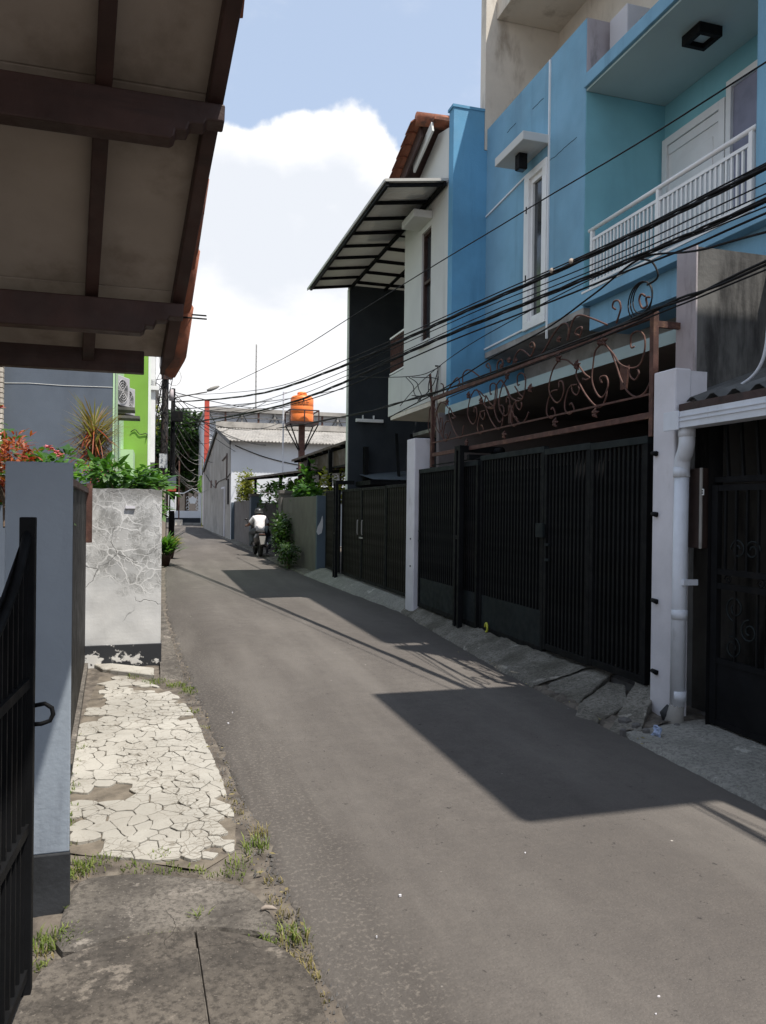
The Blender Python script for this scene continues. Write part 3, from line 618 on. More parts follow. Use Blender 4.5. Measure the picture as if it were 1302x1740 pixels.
# ceiling lamp under the canopy
cl_ = P(1193, 52, Z=6.36)
lm = thing('ceiling_lamp', 'square black framed lamp on the balcony ceiling', 'lamp', (cl_.x, cl_.y, 6.25))
a = .135
MB().box(cl_.x-a, cl_.x+a, cl_.y-a, cl_.y-a+.05, 6.25, 6.352).box(cl_.x-a, cl_.x+a, cl_.y+a-.05, cl_.y+a, 6.25, 6.352).box(cl_.x-a, cl_.x-a+.05, cl_.y-a+.05, cl_.y+a-.05, 6.25, 6.352).box(cl_.x+a-.05, cl_.x+a, cl_.y-a+.05, cl_.y+a-.05, 6.25, 6.352).build('frame', MAT['iron'], lm, .004)
B(cl_.x-a+.05, cl_.x+a-.05, cl_.y-a+.05, cl_.y+a-.05, 6.30, 6.352).build('diffuser', MAT['soffit_blue'], lm)
# outdoor unit on the canopy
def ac_unit(name, label, c, w, d, h, face, mat, group=None):
    """face: -1 fan towards -y, 'r' fan towards +x"""
    r = thing(name, label, 'air conditioner', c, group)
    mb = MB().box(c[0]-w/2, c[0]+w/2, c[1]-d/2, c[1]+d/2, c[2]+.04, c[2]+h); body = mb.build('casing', mat, r, .012)
    ring = MB(); R = h*.36
    if face == -1:
        cx, y = c[0]-w*.12, c[1]-d/2-.006
        f = lambda R_, t, o: (cx+R_*math.cos(t), y-o, c[2]+h*.52+R_*math.sin(t))
    else:
        cy, x = c[1]+w*.0, c[0]+w/2+.006
        f = lambda R_, t, o: (x+o, cy+R_*math.cos(t), c[2]+h*.52+R_*math.sin(t))
    disc = MB().add([f(R, 2*math.pi*i/28, .002) for i in range(28)], [tuple(range(28))]).build('fan', MAT['zinc_dark'], r)
    gr = MB()
    for rr in (R, R*.78, R*.56, R*.34, R*.14): gr.tube([f(rr, 2*math.pi*i/24, .012) for i in range(25)], .006, 5, False)
    for i in range(4): gr.tube([f(R, i*math.pi/4, .012), f(R, i*math.pi/4+math.pi, .012)], .005, 4)
    gr.build('fan_grille', mat, r)
    for s in (-1, 1):
        if face == -1: B(c[0]+s*w*.35-.03, c[0]+s*w*.35+.03, c[1]-d/2, c[1]+d/2, c[2], c[2]+.04).build('foot', MAT['iron'], r)
        else: B(c[0]-w/2, c[0]+w/2, c[1]+s*d*.35-.03, c[1]+s*d*.35+.03, c[2], c[2]+.04).build('foot', MAT['iron'], r)
    return r
MAT['ac'] = Mt('grey_ac_casing', (.46, .45, .46), .55, .06, 2, .1, 40, stain=(.33, .32, .32), sscale=(2, 2, 1), sthr=(.55, .8))
ac_unit('air_conditioner', 'grey outdoor air conditioner standing on the blue canopy slab', (5.34, 7.48, 6.53), .84, .34, .60, -1, MAT['ac'])

# ---------------- gate pillars
def pillar(label, x0, x1, y0, y1, z1, mat):
    t = thing('gate_pillar', label, 'pillar', ((x0+x1)/2, (y0+y1)/2, 0))
    MB().box(x0, x1, y0, y1, -.06, z1).build('shaft', mat, t, .012); return t
pr = pillar('weathered white gate pillar beside the white downpipe', 3.62, 3.76, 4.72, 4.97, 2.60, MAT['pillar_white'])
for py in (770, 873, 1020, 1140):
    p = P(1112, py, X=3.61); MB().tube([(3.605, p.y+.02, p.z), (3.605, p.y-.035, p.z-.006)], [.016, .02], 8).build('hinge_pin', MAT['iron'], pr, smooth=True)
B(3.76, 3.90, 4.725, 4.96, 2.26, 2.585).build('shoulder', MAT['pillar_white'], pr)
pl = pillar('clean white gate pillar between the two black gates', 3.62, 3.86, 10.50, 10.86, 2.58, MAT['pillar_white'])
# bolts/number
for z in (1.1, .7): B(3.612, 3.62, 10.62, 10.65, z, z+.02).build('bolt', MAT['iron'], pl)
# ---------------- big barred gate
gt = thing('driveway_gate', 'wide black barred sliding driveway gate below the scroll grille', 'gate', (3.75, 7.8, .1))
def leaf(y0, y1, zb, zt, kick, x=3.75, n=14, top=.06):
    fr = MB().box(x-.025, x+.025, y0, y0+.05, zb, zt).box(x-.025, x+.025, y1-.05, y1, zb, zt).box(x-.022, x+.022, y0+.05, y1-.05, zb, zb+.06)
    lf = fr.build('leaf_frame', MAT['iron'], gt, .003)
    B(x-.028, x+.028, y0-.001, y1+.001, zt, zt+top).build('top_rail', MAT['iron_top'], lf, .003)
    zk = zb+.06
    if kick: B(x-.012, x+.012, y0+.05, y1-.05, zb+.06, zb+kick).build('kick_plate', MAT['iron_top'], lf); zk = zb+kick
    m0 = None
    for k in range(n):
        y = y0+.05+(y1-y0-.1)*(k+.5)/n
        if m0 is None: m0 = B(x-.010, x+.010, y-.013, y+.013, zk, zt).build('bar', MAT['iron'], lf); yy = y
        else: copy_part(m0, lf, (0, y-yy, 0))
    return lf
leaf(5.18, 6.00, .18, 2.09, 0, n=11); leaf(6.005, 6.84, .17, 2.10, 0, n=11); leaf(6.85, 8.40, .12, 2.13, .42, n=20); leaf(8.41, 8.90, .13, 2.08, .42, x=3.72, n=6)
leaf(8.92, 10.46, .14, 2.06, .42, n=20, x=3.70)
# the sheet that closes the bars from behind
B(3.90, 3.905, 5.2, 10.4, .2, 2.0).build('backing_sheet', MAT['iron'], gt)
# tall guide frame
gf = B(3.60, 3.66, 8.86, 8.92, .05, 2.34).box(3.60, 3.66, 8.74, 8.80, .05, 2.34).box(3.60, 3.66, 8.80, 8.86, 2.28, 2.34).box(3.60, 3.66, 8.80, 8.86, 1.18, 1.23).build('guide_frame', MAT['iron'], gt, .003)
B(3.66, 4.2, 8.78, 8.84, 2.26, 2.34).build('guide_arm', MAT['iron'], gt, .003); B(3.66, 4.2, 8.60, 8.66, 2.16, 2.22).build('guide_arm', MAT['iron'], gt, .003)
MB().tube([(4.1, 8.86, 2.28), (4.1, 8.60, 2.28)], .04, 10).build('roller', MAT['iron'], gt, smooth=True)
lk = B(3.69, 3.72, 6.80, 6.95, 1.28, 1.42).build('lock_box', MAT['iron_top'], gt, .004)
for zz in (1.05, 1.20): B(3.70, 3.724, 6.70, 6.78, zz, zz+.025).build('latch', MAT['iron_top'], gt, .003)
B(3.65, 3.675, 10.34, 10.40, 1.08, 1.10).box(3.65, 3.675, 10.34, 10.40, 1.22, 1.24).box(3.65, 3.66, 10.36, 10.38, 1.10, 1.22).build('handle', MAT['iron_top'], gt)
# yellow strap at the gate foot
yl = P(829, 1072, Z=.15)
MAT['yellow'] = Mt('yellow_plastic', (.55, .55, .06), .5, .1, 3, .1, 40)
tag(MB().tube([(yl.x-.02, yl.y+.03*math.cos(t), .19+.05*math.sin(t)) for t in [i*.5 for i in range(11)]], .012, 6).build('plastic_strap', MAT['yellow'], smooth=True), 'small yellow plastic loop at the foot of the driveway gate', 'strap')
bluep = P(1117, 1243, Z=.05)
MAT['bluebag'] = Mt('pale_blue_plastic', (.28, .34, .48), .5, .2, 9, .4, 30)
bgm = MB().grid(lambda a, b: (bluep.x-.02+.03*nz(a*3, b*3, 1, 2)+.02*b, bluep.y+(a-.5)*-.075, .0+.085*b), 6, 6)
ob = bgm.build('plastic_bag', MAT['bluebag']); sm = ob.modifiers.new('s', 'SOLIDIFY'); sm.thickness = .012
tag(ob, 'crumpled pale blue plastic packet by the downpipe foot', 'litter')
# ---------------- scroll grille
def cat(pts_, m=6):
    q = []; n_ = len(pts_)
    for i in range(n_-1):
        a, b, c, d = pts_[max(i-1, 0)], pts_[i], pts_[i+1], pts_[min(i+2, n_-1)]
        for k in range(m):
            t = k/m
            q.append(tuple(.5*((2*b[j])+(-a[j]+c[j])*t+(2*a[j]-5*b[j]+4*c[j]-d[j])*t*t+(-a[j]+3*b[j]-3*c[j]+d[j])*t**3) for j in range(3)))
    q.append(tuple(pts_[-1])); return q
gg = thing('scroll_grille', 'rusty wrought iron scroll grille above the driveway gate', 'grille', (3.75, 7.6, 2.2))
for y in (5.15, 10.12): B(3.725, 3.775, y-.025, y+.025, 2.14, 3.12).build('post', MAT['rust'], gg, .003)
B(3.73, 3.77, 5.175, 10.095, 3.07, 3.12).build('rail', MAT['rust'], gg, .003); B(3.735, 3.765, 5.175, 10.095, 2.285, 2.335).build('rail', MAT['rust'], gg, .003)
B(3.742, 3.758, 5.175, 10.095, 2.47, 2.487).build('rail', MAT['rust'], gg); B(3.742, 3.758, 7.0, 10.095, 2.16, 2.175).build('rail', MAT['iron'], gg)
B(3.775, 4.0, 5.14, 5.17, 3.0, 3.05).build('bracket', MAT['rust'], gg)
def zp(x, y, X=3.75): return P(700+x/3.028, 480+y/3.028, X=X)
UN = [[(1148,330),(1130,335),(1122,310),(1135,268),(1165,250),(1192,275),(1202,340),(1175,420),(1125,440),(1075,420),(1035,365),(985,312)],
 [(985,312),(945,350),(930,420),(930,500),(945,560),(970,592),(1000,570),(1010,520),(995,482),(972,490),(978,518)],
 [(985,312),(1020,350),(1050,430),(1080,500),(1110,560),(1150,588),(1200,570),(1228,510)],
 [(1120,440),(1122,480),(1145,500),(1172,470),(1162,448)],
 [(860,425),(845,470),(858,515),(900,580),(940,630),(970,640),(1000,600),(1005,545)],
 [(852,525),(815,535),(790,590),(790,650),(810,677),(832,655),(826,622),(812,630)],
 [(765,395),(730,440),(708,500),(710,560),(735,612),(760,610),(785,560),(775,512),(755,512),(760,540)],
 [(765,395),(800,400),(835,430),(860,425)],
 [(860,425),(890,470),(912,490),(900,500),(880,495)]]
units = [[zp(*q) for q in u_] for u_ in UN]
def scrolls(lines, dy, r=.008, flip=None, zs=1.0):
    for L in lines:
        pts_ = [(3.75+.006*((i % 3)-1), (p.y+dy) if flip is None else (2*flip-p.y+dy), p.z) for i, p in enumerate(L)]
        MB().tube(cat(pts_, 5), r, 6).build('scroll', MAT['rust'], gg, smooth=True)
scrolls(units, 0); scrolls(units, 2.05, flip=None); scrolls(units[4:], 3.2); scrolls(units[1:3], 4.25, flip=None); scrolls(units[5:7], 1.15); scrolls(units[5:6], .35); scrolls(units[0:1], 2.75); scrolls(units[3:4], .9); scrolls(units[3:4], 3.0); scrolls(units[8:9], 1.3)
def flower(y, z, s=.05):
    mb = MB()
    for k in range(5):
        t = math.radians(90+72*k+10); c = (3.735, y+s*math.cos(t), z+s*math.sin(t))
        mb.tube([(3.735, y, z), (3.728, y+s*.55*math.cos(t)+.01, z+s*.55*math.sin(t)), c], [.006, .017, .004], 6)
    mb.build('flower', MAT['rust'], gg, smooth=True)
for (x, y) in [(980, 300), (765, 388), (860, 425), (1000, 300), (955, 672), (748, 722), (485, 785), (290, 825), (190, 615), (500, 480), (620, 545), (365, 610), (300, 580)]:
    p = zp(x, y); flower(p.y, p.z)
for (x, y) in [(1095, 490), (510, 680)]:
    p = zp(x, y, 3.9); MB().prism([(p.y-.06, p.z+.10), (p.y+.06, p.z+.12), (p.y+.05, p.z-.10), (p.y-.03, p.z-.10)], 'x', 3.89, 3.91).build('rust_plate', MAT['rust'], gg)
CR = [[(1048,138),(1033,125),(1040,98),(1065,95),(1075,130),(1065,170),(1052,210)], [(1005,218),(940,190),(870,168),(835,185),(815,240),(805,296)],
 [(800,300),(808,240),(795,212),(765,220),(720,280),(680,350),(640,398)], [(622,335),(606,325),(620,306),(632,330),(612,378),(590,362),(560,345),(535,372),(520,420)],
 [(858,272),(840,262),(850,240),(876,232),(862,284)], [(1200,70),(1180,60),(1170,90),(1185,130),(1210,120),(1205,80),(1225,75)], [(395,440),(382,430),(392,415),(405,440),(400,490),(360,490),(310,455),(280,452),(262,480),(265,548)],
 [(440,465),(440,420),(460,395),(470,420),(455,440)], [(250,540),(235,490),(200,530),(165,580),(162,530),(150,520)], [(240,545),(238,525),(250,520),(262,535)]]
for L in CR: MB().tube(cat([zp(*q) for q in L], 5), .009, 6).build('crest_scroll', MAT['rust'], gg, smooth=True)
for (x, y) in [(768, 292), (472, 430), (510, 400), (545, 405)]:
    p = zp(x, y); flower(p.y, p.z, .035)
# coil of spare cable on the grille
co = MB(); c0 = P(1092, 506, X=3.66)
for k in range(3):
    R = .12+.014*k; pts_ = [(3.66-.005*k, c0.y+R*1.05*math.cos(t)+.01*k, c0.z+R*math.sin(t)-.01*k) for t in [i*.3 for i in range(22)]]
    co.tube(pts_, .0055, 6)
co.tube(cat([(3.63, c0.y-.10, c0.z+.07), tuple(P(1118, 470, X=3.6)), tuple(P(1108, 445, X=3.6)), tuple(P(1085, 440, X=3.6))], 6), .008, 6)
tag(co.build('cable_coil', MAT['cable'], smooth=True), 'coil of spare black cable hung on the scroll grille corner', 'cable')
# ---------------- boundary fire wall and neighbour house with gutter
fw = thing('boundary_wall', 'black streaked raw concrete boundary wall with a pinkish painted edge', 'wall', (4.3, 5.05, 0))
B(4.0, 4.69, 4.97, 5.19, 0, 3.60).build('wall', MAT['rawwall'], fw); B(4.69, 9.5, 4.80, 4.925, 0, 3.60).build('wall', MAT['rawwall'], fw)
B(3.985, 4.0, 4.965, 5.195, 2.2, 3.61).build('painted_edge', MAT['pinkgrey'], fw)
nh = thing('low_house', 'low house with an old corrugated roof and a white gutter', 'house', (4.2, 3.5, 0))
def corr(x0, z0, x1, z1, y0, y1, pitch, amp, th=.006, sub=6):
    """corrugated sheet: ridges run along x, waves along y"""
    n_ = int((y1-y0)/pitch*sub); mb = MB(); vv = []
    for i in range(n_+1):
        y = y0+(y1-y0)*i/n_; w = amp*math.sin(2*math.pi*i/sub)
        vv += [(x0, y, z0+w), (x1, y, z1+w), (x0, y, z0+w-th), (x1, y, z1+w-th)]
    ff = []
    for i in range(n_):
        a = i*4; b = a+4
        ff += [(a, a+1, b+1, b), (a+2, b+2, b+3, a+3), (a, b, b+2, a+2), (a+1, a+3, b+3, b+1)]
    return mb.add(vv, ff)
corr(3.72, 2.36, 6.2, 3.25, .4, 4.93, .21, .028).build('roof', MAT['zinc_dark'], nh, smooth=True)
gu = MB().prism([(3.53, 2.14), (3.53, 2.255), (3.545, 2.255), (3.545, 2.155), (3.64, 2.155), (3.64, 2.255), (3.66, 2.255), (3.66, 2.14)], 'y', .5, 4.705).build('gutter', MAT['metalwhite'], nh)
B(3.522, 3.53, .5, 4.70, 2.185, 2.19).box(3.522, 3.53, .5, 4.70, 2.215, 2.222).build('groove', MAT['metalwhite'], gu)
B(3.515, 3.53, 4.55, 4.71, 2.128, 2.262).build('end_cap', MAT['metalwhite'], gu, .003)
B(3.64, 3.70, .5, 4.70, 2.20, 2.33).build('fascia', MAT['wood'], nh)
dp = thing('downpipe', 'white plastic downpipe running from the gutter to the ground', 'pipe', (3.64, 4.62, 0))
MB().tube([(3.60, 4.56, 2.15), (3.60, 4.56, 2.08)], .058, 16).build('outlet', MAT['metalwhite'], dp, smooth=True)
MB().tube(cat([(3.60, 4.56, 2.10), (3.60, 4.56, 2.03), (3.61, 4.59, 1.97), (3.62, 4.625, 1.93), (3.625, 4.64, 1.86), (3.625, 4.64, 1.80)], 5), .055, 16).build('elbow', MAT['metalwhite'], dp, smooth=True)
MB().tube([(3.625, 4.64, 1.82), (3.615, 4.645, .16)], .051, 16).build('pipe', MAT['metalwhite'], dp, smooth=True)
for z in (1.80, .78, .20): MB().tube([(3.622, 4.641, z), (3.622, 4.641, z+.07)], .0555, 16).build('collar', MAT['metalwhite'], dp, smooth=True)
B(3.60, 3.72, 4.57, 4.60, 1.03, 1.07).build('bracket', MAT['metalwhite'], dp)
MB().tube([(3.616, 4.645, .17), (3.605, 4.655, .08), (3.60, 4.66, -.02)], [.052, .062, .085], 10).build('cement_foot', MAT['concrete'], dp, smooth=True); MB().tube([(3.585, 4.69, .15), (3.57, 4.705, .09), (3.575, 4.70, .03)], [.02, .045, .03], 8).build('drain_mouth', MAT['blackpaint'], dp, smooth=True)
# front of the low house: post, meter box, gate
pm = P(1184, 865, X=3.74)
bx = thing('meter_box', 'dark brown metal box with a tiny white label beside the downpipe', 'box', (3.74, pm.y, 1.35))
pa, pb = P(1176, 797, X=3.74), P(1199, 932, X=3.74)
B(3.70, 3.84, pb.y, pa.y, pb.z, pa.z).build('box', Mt('brown_metal', (.035, .022, .018), .5, .2, 4, .1, 40), bx, .006)
B(3.692, 3.70, pb.y-.012, pb.y+.012, pb.z, pa.z).build('edge_trim', MAT['concrete'], bx)
plb = P(1194, 836, X=3.695)
B(3.694, 3.699, plb.y-.012, plb.y+.012, plb.z-.022, plb.z+.022).build('number_label', MAT['white_paint'], bx)
B(3.692, 3.694, plb.y-.005, plb.y+.005, plb.z-.014, plb.z-.002).box(3.692, 3.694, plb.y-.005, plb.y+.005, plb.z+.003, plb.z+.014).build('digit', MAT['iron'], bx)
g2 = thing('ornate_gate', 'black wrought iron gate with scrolls in front of the low house', 'gate', (3.80, 3.6, .05))
yh = P(1208, 1240, X=3.78).y
B(3.74, 3.86, yh+.01, 4.50, -.03, 2.2).build('post', MAT['iron'], g2, .004)
B(3.76, 3.80, yh-.06, yh, .07, 1.74).build('stile', MAT['iron'], g2); B(3.76, 3.80, yh-2.0, yh-1.94, .07, 1.74).build('stile', MAT['iron'], g2)
for z in (.07, .50, 1.02, 1.12, 1.70): B(3.765, 3.795, yh-1.94, yh-.06, z, z+.04).build('rail', MAT['iron'], g2)
B(3.772, 3.788, yh-1.94, yh-.06, .11, .50).build('kick_plate', MAT['iron'], g2)
for k in range(18):
    y = yh-.12-k*.10
    B(3.772, 3.788, y-.008, y+.008, 1.16, 1.70).build('bar', MAT['iron'], g2)
    if k % 2: B(3.772, 3.788, y-.007, y+.007, .54, 1.02).build('bar', MAT['iron'], g2)
def sc2(cy, cz, R, s, turns=1.6, ph=0):
    return [(3.78, cy+s*(R*(1-t*.75))*math.cos(ph+t*turns*6.283), cz+(R*(1-t*.75))*math.sin(ph+t*turns*6.283)) for t in [i/26 for i in range(27)]]
for k in range(4):
    y = yh-.22-k*.42
    for (dy, dz, R, s, ph) in [(0, .90, .09, 1, -1.6), (-.13, .76, .08, -1, 1.6), (.02, .63, .08, 1, 1.2), (-.02, 1.30, .07, 1, 0), (-.15, 1.30, .07, -1, 0)]:
        MB().tube(sc2(y+dy, dz, R, s, 1.5, ph), .007, 5).build('scroll', MAT['iron_top'], g2, smooth=True)
for k in range(6):
    y = yh-.15-k*.3; MB().tube(sc2(y, 1.09, .035, 1, 1.2), .006, 5).build('scroll', MAT['iron'], g2, smooth=True)
tr = thing('transom_bars', 'black transom bars between the ornate gate and the gutter', 'grille', (3.80, 3.6, 1.76))
B(3.78, 3.82, yh-2.0, yh, 1.76, 1.80).build('rail', MAT['iron'], tr); B(3.78, 3.82, yh-2, yh, 2.16, 2.20).build('rail', MAT['iron'], tr)
for k in range(14): MB().beam((3.80, yh-.12-k*.14, 1.80), (3.80, yh-.09-k*.14, 2.16), .018, .018).build('bar', MAT['iron'], tr)
B(5.6, 5.7, .5, 4.8, 0, 3.0).build('rear_wall', MAT['concrete_dark'], nh); B(5.55, 5.6, 1.2, 4.0, 1.1, 2.0).build('window', MAT['greywall'], nh)
B(3.90, 5.6, .5, 4.78, -.05, .06).build('porch_floor', MAT['concrete_dark'], nh)
B(3.64, 5.7, .35, .5, 0, 2.9).build('side_wall', MAT['pinkgrey'], nh)
B(3.74, 3.86, .5, yh-2.02, 0, 2.13).build('front_wall', MAT['pinkgrey'], nh)
# a taller house stands outside the frame beside it and shades the lane
uh = thing('neighbour_house', 'pale upper storey block above the low house porch', 'house', (5, 2.2, 0))
B(3.50, 7.5, .90, 3.55, 6.84, 7.0).build('roof_slab', MAT['white_wall'], uh); B(5.75, 7.5, .95, 3.50, 0, 6.84).build('lower_wall', MAT['white_wall'], uh)
# white cable curve over the low roof
tag(MB().tube(cat([tuple(P(1242, 660, X=3.95)), tuple(P(1262, 652, X=3.95)), tuple(P(1282, 636, X=3.95)), tuple(P(1296, 612, X=3.95)), tuple(P(1303, 580, X=3.95)), tuple(P(1306, 540, X=3.95))], 6), .011, 8).build('white_hose', MAT['metalwhite'], smooth=True), 'white hose curving down over the old corrugated roof', 'hose')
# ================================================================== white house with the awning
wh = thing('white_house', 'white two storey house with a tiled roof and a blue end wall', 'house', (4.6, 13.4, 0))
B(4.165, 4.655, 10.502, 10.68, 0, 7.46).box(4.655, 9.5, 10.502, 10.68, 0, 6.89).build('end_wall', MAT['blue2'], wh)['label'] = 'deep blue painted end wall'
B(4.145, 4.655, 10.49, 10.70, 7.46, 7.50).build('coping', MAT['blue2'], wh)
ww = holes_x(MB(), 4.17, 4.33, 10.682, 12.75, 4.0, 6.42, [(11.42, 11.86, 4.25, 6.05)]).box(4.17, 4.33, 10.682, 13.65, 3.26, 4.0)
ww.build('wall', MAT['white_wall'], wh)
B(4.33, 9, 12.60, 12.75, 3.3, 6.42).build('side_wall', MAT['white_wall'], wh)
B(4.175, 9, 10.69, 13.5, 3.18, 3.255).build('soffit', MAT['cream'], wh)
B(5.6, 9, 13.5, 16.38, 3.18, 3.255).build('balcony_floor', MAT['concrete'], wh)
B(6.4, 6.5, 12.75, 16.38, 3.3, 6.4).build('balcony_back_wall', MAT['greywall'], wh)
w = B(4.20, 4.30, 11.42, 11.47, 4.25, 6.05).box(4.20, 4.30, 11.81, 11.86, 4.25, 6.05).box(4.20, 4.30, 11.47, 11.81, 4.25, 4.31).box(4.20, 4.30, 11.47, 11.81, 5.99, 6.05).box(4.20, 4.30, 11.47, 11.81, 5.2, 5.25).build('window', MAT['wood'], wh, .004)
B(4.25, 4.26, 11.47, 11.81, 4.31, 5.99).build('pane', MAT['glass'], w); B(4.10, 4.17, 11.34, 11.94, 4.19, 4.24).build('sill', MAT['white_wall'], w)
# railing
for k in range(10):
    y = 12.80+k*.088; B(4.19, 4.21, y-.008, y+.008, 4.05, 4.70).build('railing_bar', MAT['rust'], wh)
B(4.185, 4.215, 12.76, 13.64, 4.69, 4.72).build('railing_top', MAT['white_paint'], wh); B(4.185, 4.215, 12.76, 13.64, 4.03, 4.055).build('railing_bottom', MAT['white_paint'], wh)
B(4.10, 9, 16.385, 16.58, 0, 6.455).build('dark_wall', MAT['charcoal'], wh)['label'] = 'tall charcoal grey end wall'
B(4.085, 4.10, 16.41, 16.57, 0, 6.40).build('wall_edge', MAT['white_wall'], wh)
B(3.86, 4.17, 11.38, 12.0, 6.14, 6.26).build('concrete_ledge', MAT['white_wall'], wh, .01)
# awning
aw = thing('awning', 'pale corrugated awning on dark steel ribs over the white house front', 'awning', (3.7, 13.4, 6.3))
def corr_y(x0, z0, x1, z1, y0, y1, pitch, amp, th=.004, sub=6): return corr(x0, z0, x1, z1, y0, y1, pitch, amp, th, sub)
corr(3.18, 6.33, 4.16, 6.47, 10.70, 16.56, .09, .012).build('sheet', MAT['sheet'], aw, smooth=True)
def zaw(x): return 6.28+(x-3.18)*.143
for k in range(9):
    y = 10.76+k*.69
    MB().beam((3.22, y, zaw(3.22)), (4.15, y, zaw(4.15)), .04, .05).build('rib', MAT['iron'], aw)
for x in (3.22, 4.12): MB().beam((x, 10.70, zaw(x)-.004), (x, 16.36, zaw(x)-.004), .045, .062).build('purlin', MAT['iron'], aw)
B(4.16, 6.4, 12.76, 16.75, 6.46, 6.49).build('ceiling', MAT['sheet'], aw)
for k in range(5): B(4.16, 6.4, 13.0+k*.75, 13.05+k*.75, 6.40, 6.455).build('rib', MAT['iron'], aw)
MB().beam((4.9, 12.76, 6.43), (4.9, 16.38, 6.43), .045, .05).build('purlin', MAT['iron'], aw)
B(3.17, 3.185, 10.70, 16.56, 6.30, 6.35).build('front_trim', MAT['sheet'], aw); MB().add([(3.18, 10.695, 6.31), (4.16, 10.695, 6.45), (4.16, 10.695, 6.49), (3.18, 10.695, 6.35), (3.18, 10.683, 6.31), (4.16, 10.683, 6.45), (4.16, 10.683, 6.49), (3.18, 10.683, 6.35)], [(0,1,2,3),(7,6,5,4),(0,4,5,1),(1,5,6,2),(2,6,7,3),(3,7,4,0)]).build('end_trim', MAT['sheet'], aw)
# tiled gable roof
rf = thing('tiled_roof', 'terracotta tile gable roof with a round ridge cap above the awning', 'roof', (4.6, 12, 7))
RY, RZ, SL = 11.15, 7.50, math.radians(21)
def roofpt(x, d, h=0): return Vector((x, RY+d*math.cos(SL)-h*0, RZ-d*math.sin(SL)+h))
sl_ = MB(); sl_.add([roofpt(3.92, 0, -.07), roofpt(9, 0, -.07), roofpt(9, 2.3, -.07), roofpt(3.92, 2.3, -.07), roofpt(3.92, 0, -.02), roofpt(9, 0, -.02), roofpt(9, 2.3, -.02), roofpt(3.92, 2.3, -.02)], [(0,1,2,3),(7,6,5,4),(0,4,5,1),(1,5,6,2),(2,6,7,3),(3,7,4,0)]).build('roof_deck', MAT['wood'], rf)
MB().add([roofpt(4.0, -.3, -.12), roofpt(9, -.3, -.12), roofpt(9, 0, -.0), roofpt(4.0, 0, -.0), roofpt(4.0, -.3, -.17), roofpt(9, -.3, -.17), roofpt(9, 0, -.07), roofpt(4.0, 0, -.07)], [(3,2,1,0),(4,5,6,7),(0,4,5,1),(1,5,6,2),(2,6,7,3),(3,7,4,0)]).build('near_slope', MAT['terracotta'], rf)
tm = None
for i in range(9):
    for j in range(8):
        d = .02+i*.25; x = 3.84+j*.23
        if tm is None:
            prof = [(-.12, 0), (-.07, .045), (0, .06), (.07, .045), (.115, .0), (.115, -.018), (.07, .027), (0, .042), (-.07, .027), (-.12, -.018)]
            a_, b_ = Vector((0, 0, .035)), Vector((0, .29*math.cos(SL), -.29*math.sin(SL)+.005))
            vv = [(q[0], a_.y, q[1]+a_.z-.035) for q in prof]+[(q[0], b_.y, q[1]+b_.z+.03) for q in prof]; n_ = len(prof)
            tm = bpy.data.meshes.new('tile'); tm.from_pydata(vv, [], [tuple(range(n_-1, -1, -1)), tuple(range(n_, 2*n_))]+[(k, (k+1) % n_, n_+(k+1) % n_, n_+k) for k in range(n_)]); tm.materials.append(MAT['terracotta'])
        o = link('tile', tm, None, rf); p_ = roofpt(x, d); o.location = p_-rf.location
MB().tube([(3.80, RY-.02, RZ+.03), (4.3, RY-.02, RZ+.05), (9, RY-.02, RZ+.05)], .10, 14).build('ridge_cap', MAT['terracotta'], rf, smooth=True)
bb = MB(); bb.beam(roofpt(3.90, .02, -.12), roofpt(3.90, 2.3, -.12), .03, .22).build('barge_board', MAT['wood'], rf)
gw = MB().prism([(RY-.45, 7.25), (RY, 7.36), (RY+2.15, RZ-.84-.12), (RY+2.15, 6.42), (RY-.45, 6.42)], 'x', 4.17, 4.3).build('gable_wall', MAT['white_wall'], wh)
MB().beam((3.98, RY-.25, 7.33), (3.98, RY+.6, 7.05), .03, .16).build('flashing', MAT['white_wall'], rf)
# small steel canopy and lamp bar on the charcoal wall
cn = thing('steel_canopy', 'small black steel canopy frame against the charcoal wall', 'canopy', (4.6, 15.8, 2))
a1, a2 = P(620, 760, Y=16.38), P(620, 822, Y=16.38)
B(a1.x-.04, a1.x+.04, 16.2, 16.38, a2.z, a1.z).build('upright', MAT['iron'], cn)
B(4.28, 6.0, 15.2, 16.39, a2.z-.05, a2.z+.04).build('tray', MAT['iron'], cn); MB().add([(4.35, 15.25, a2.z+.06), (6, 15.25, a2.z+.06), (6, 16.39, a2.z+.36), (4.35, 16.39, a2.z+.20)], [(0, 1, 2, 3)]).build('sheet', MAT['greywall'], cn)
for (xa, xb) in ((5.0, 5.15), (5.35, 5.5)): MB().beam((xa, 15.5, a2.z), (xb, 16.2, 3.2), .06, .06).build('strut', MAT['iron'], cn)
l1, l2 = P(604, 714, Y=16.34), P(650, 714, Y=16.34)
lb = thing('lamp_bar', 'white strip lamp bracketed to the charcoal wall', 'lamp', (l1.x, 16.36, l1.z))
B(l1.x, l2.x, 16.25, 16.33, l1.z-.04, l1.z+.03).build('tube_housing', MAT['white_paint'], lb, .006)
for t_ in (.28, .68): B(l1.x+(l2.x-l1.x)*t_-.012, l1.x+(l2.x-l1.x)*t_+.012, 16.33, 16.40, l1.z-.02, l1.z+.12).build('bracket', MAT['white_paint'], lb)
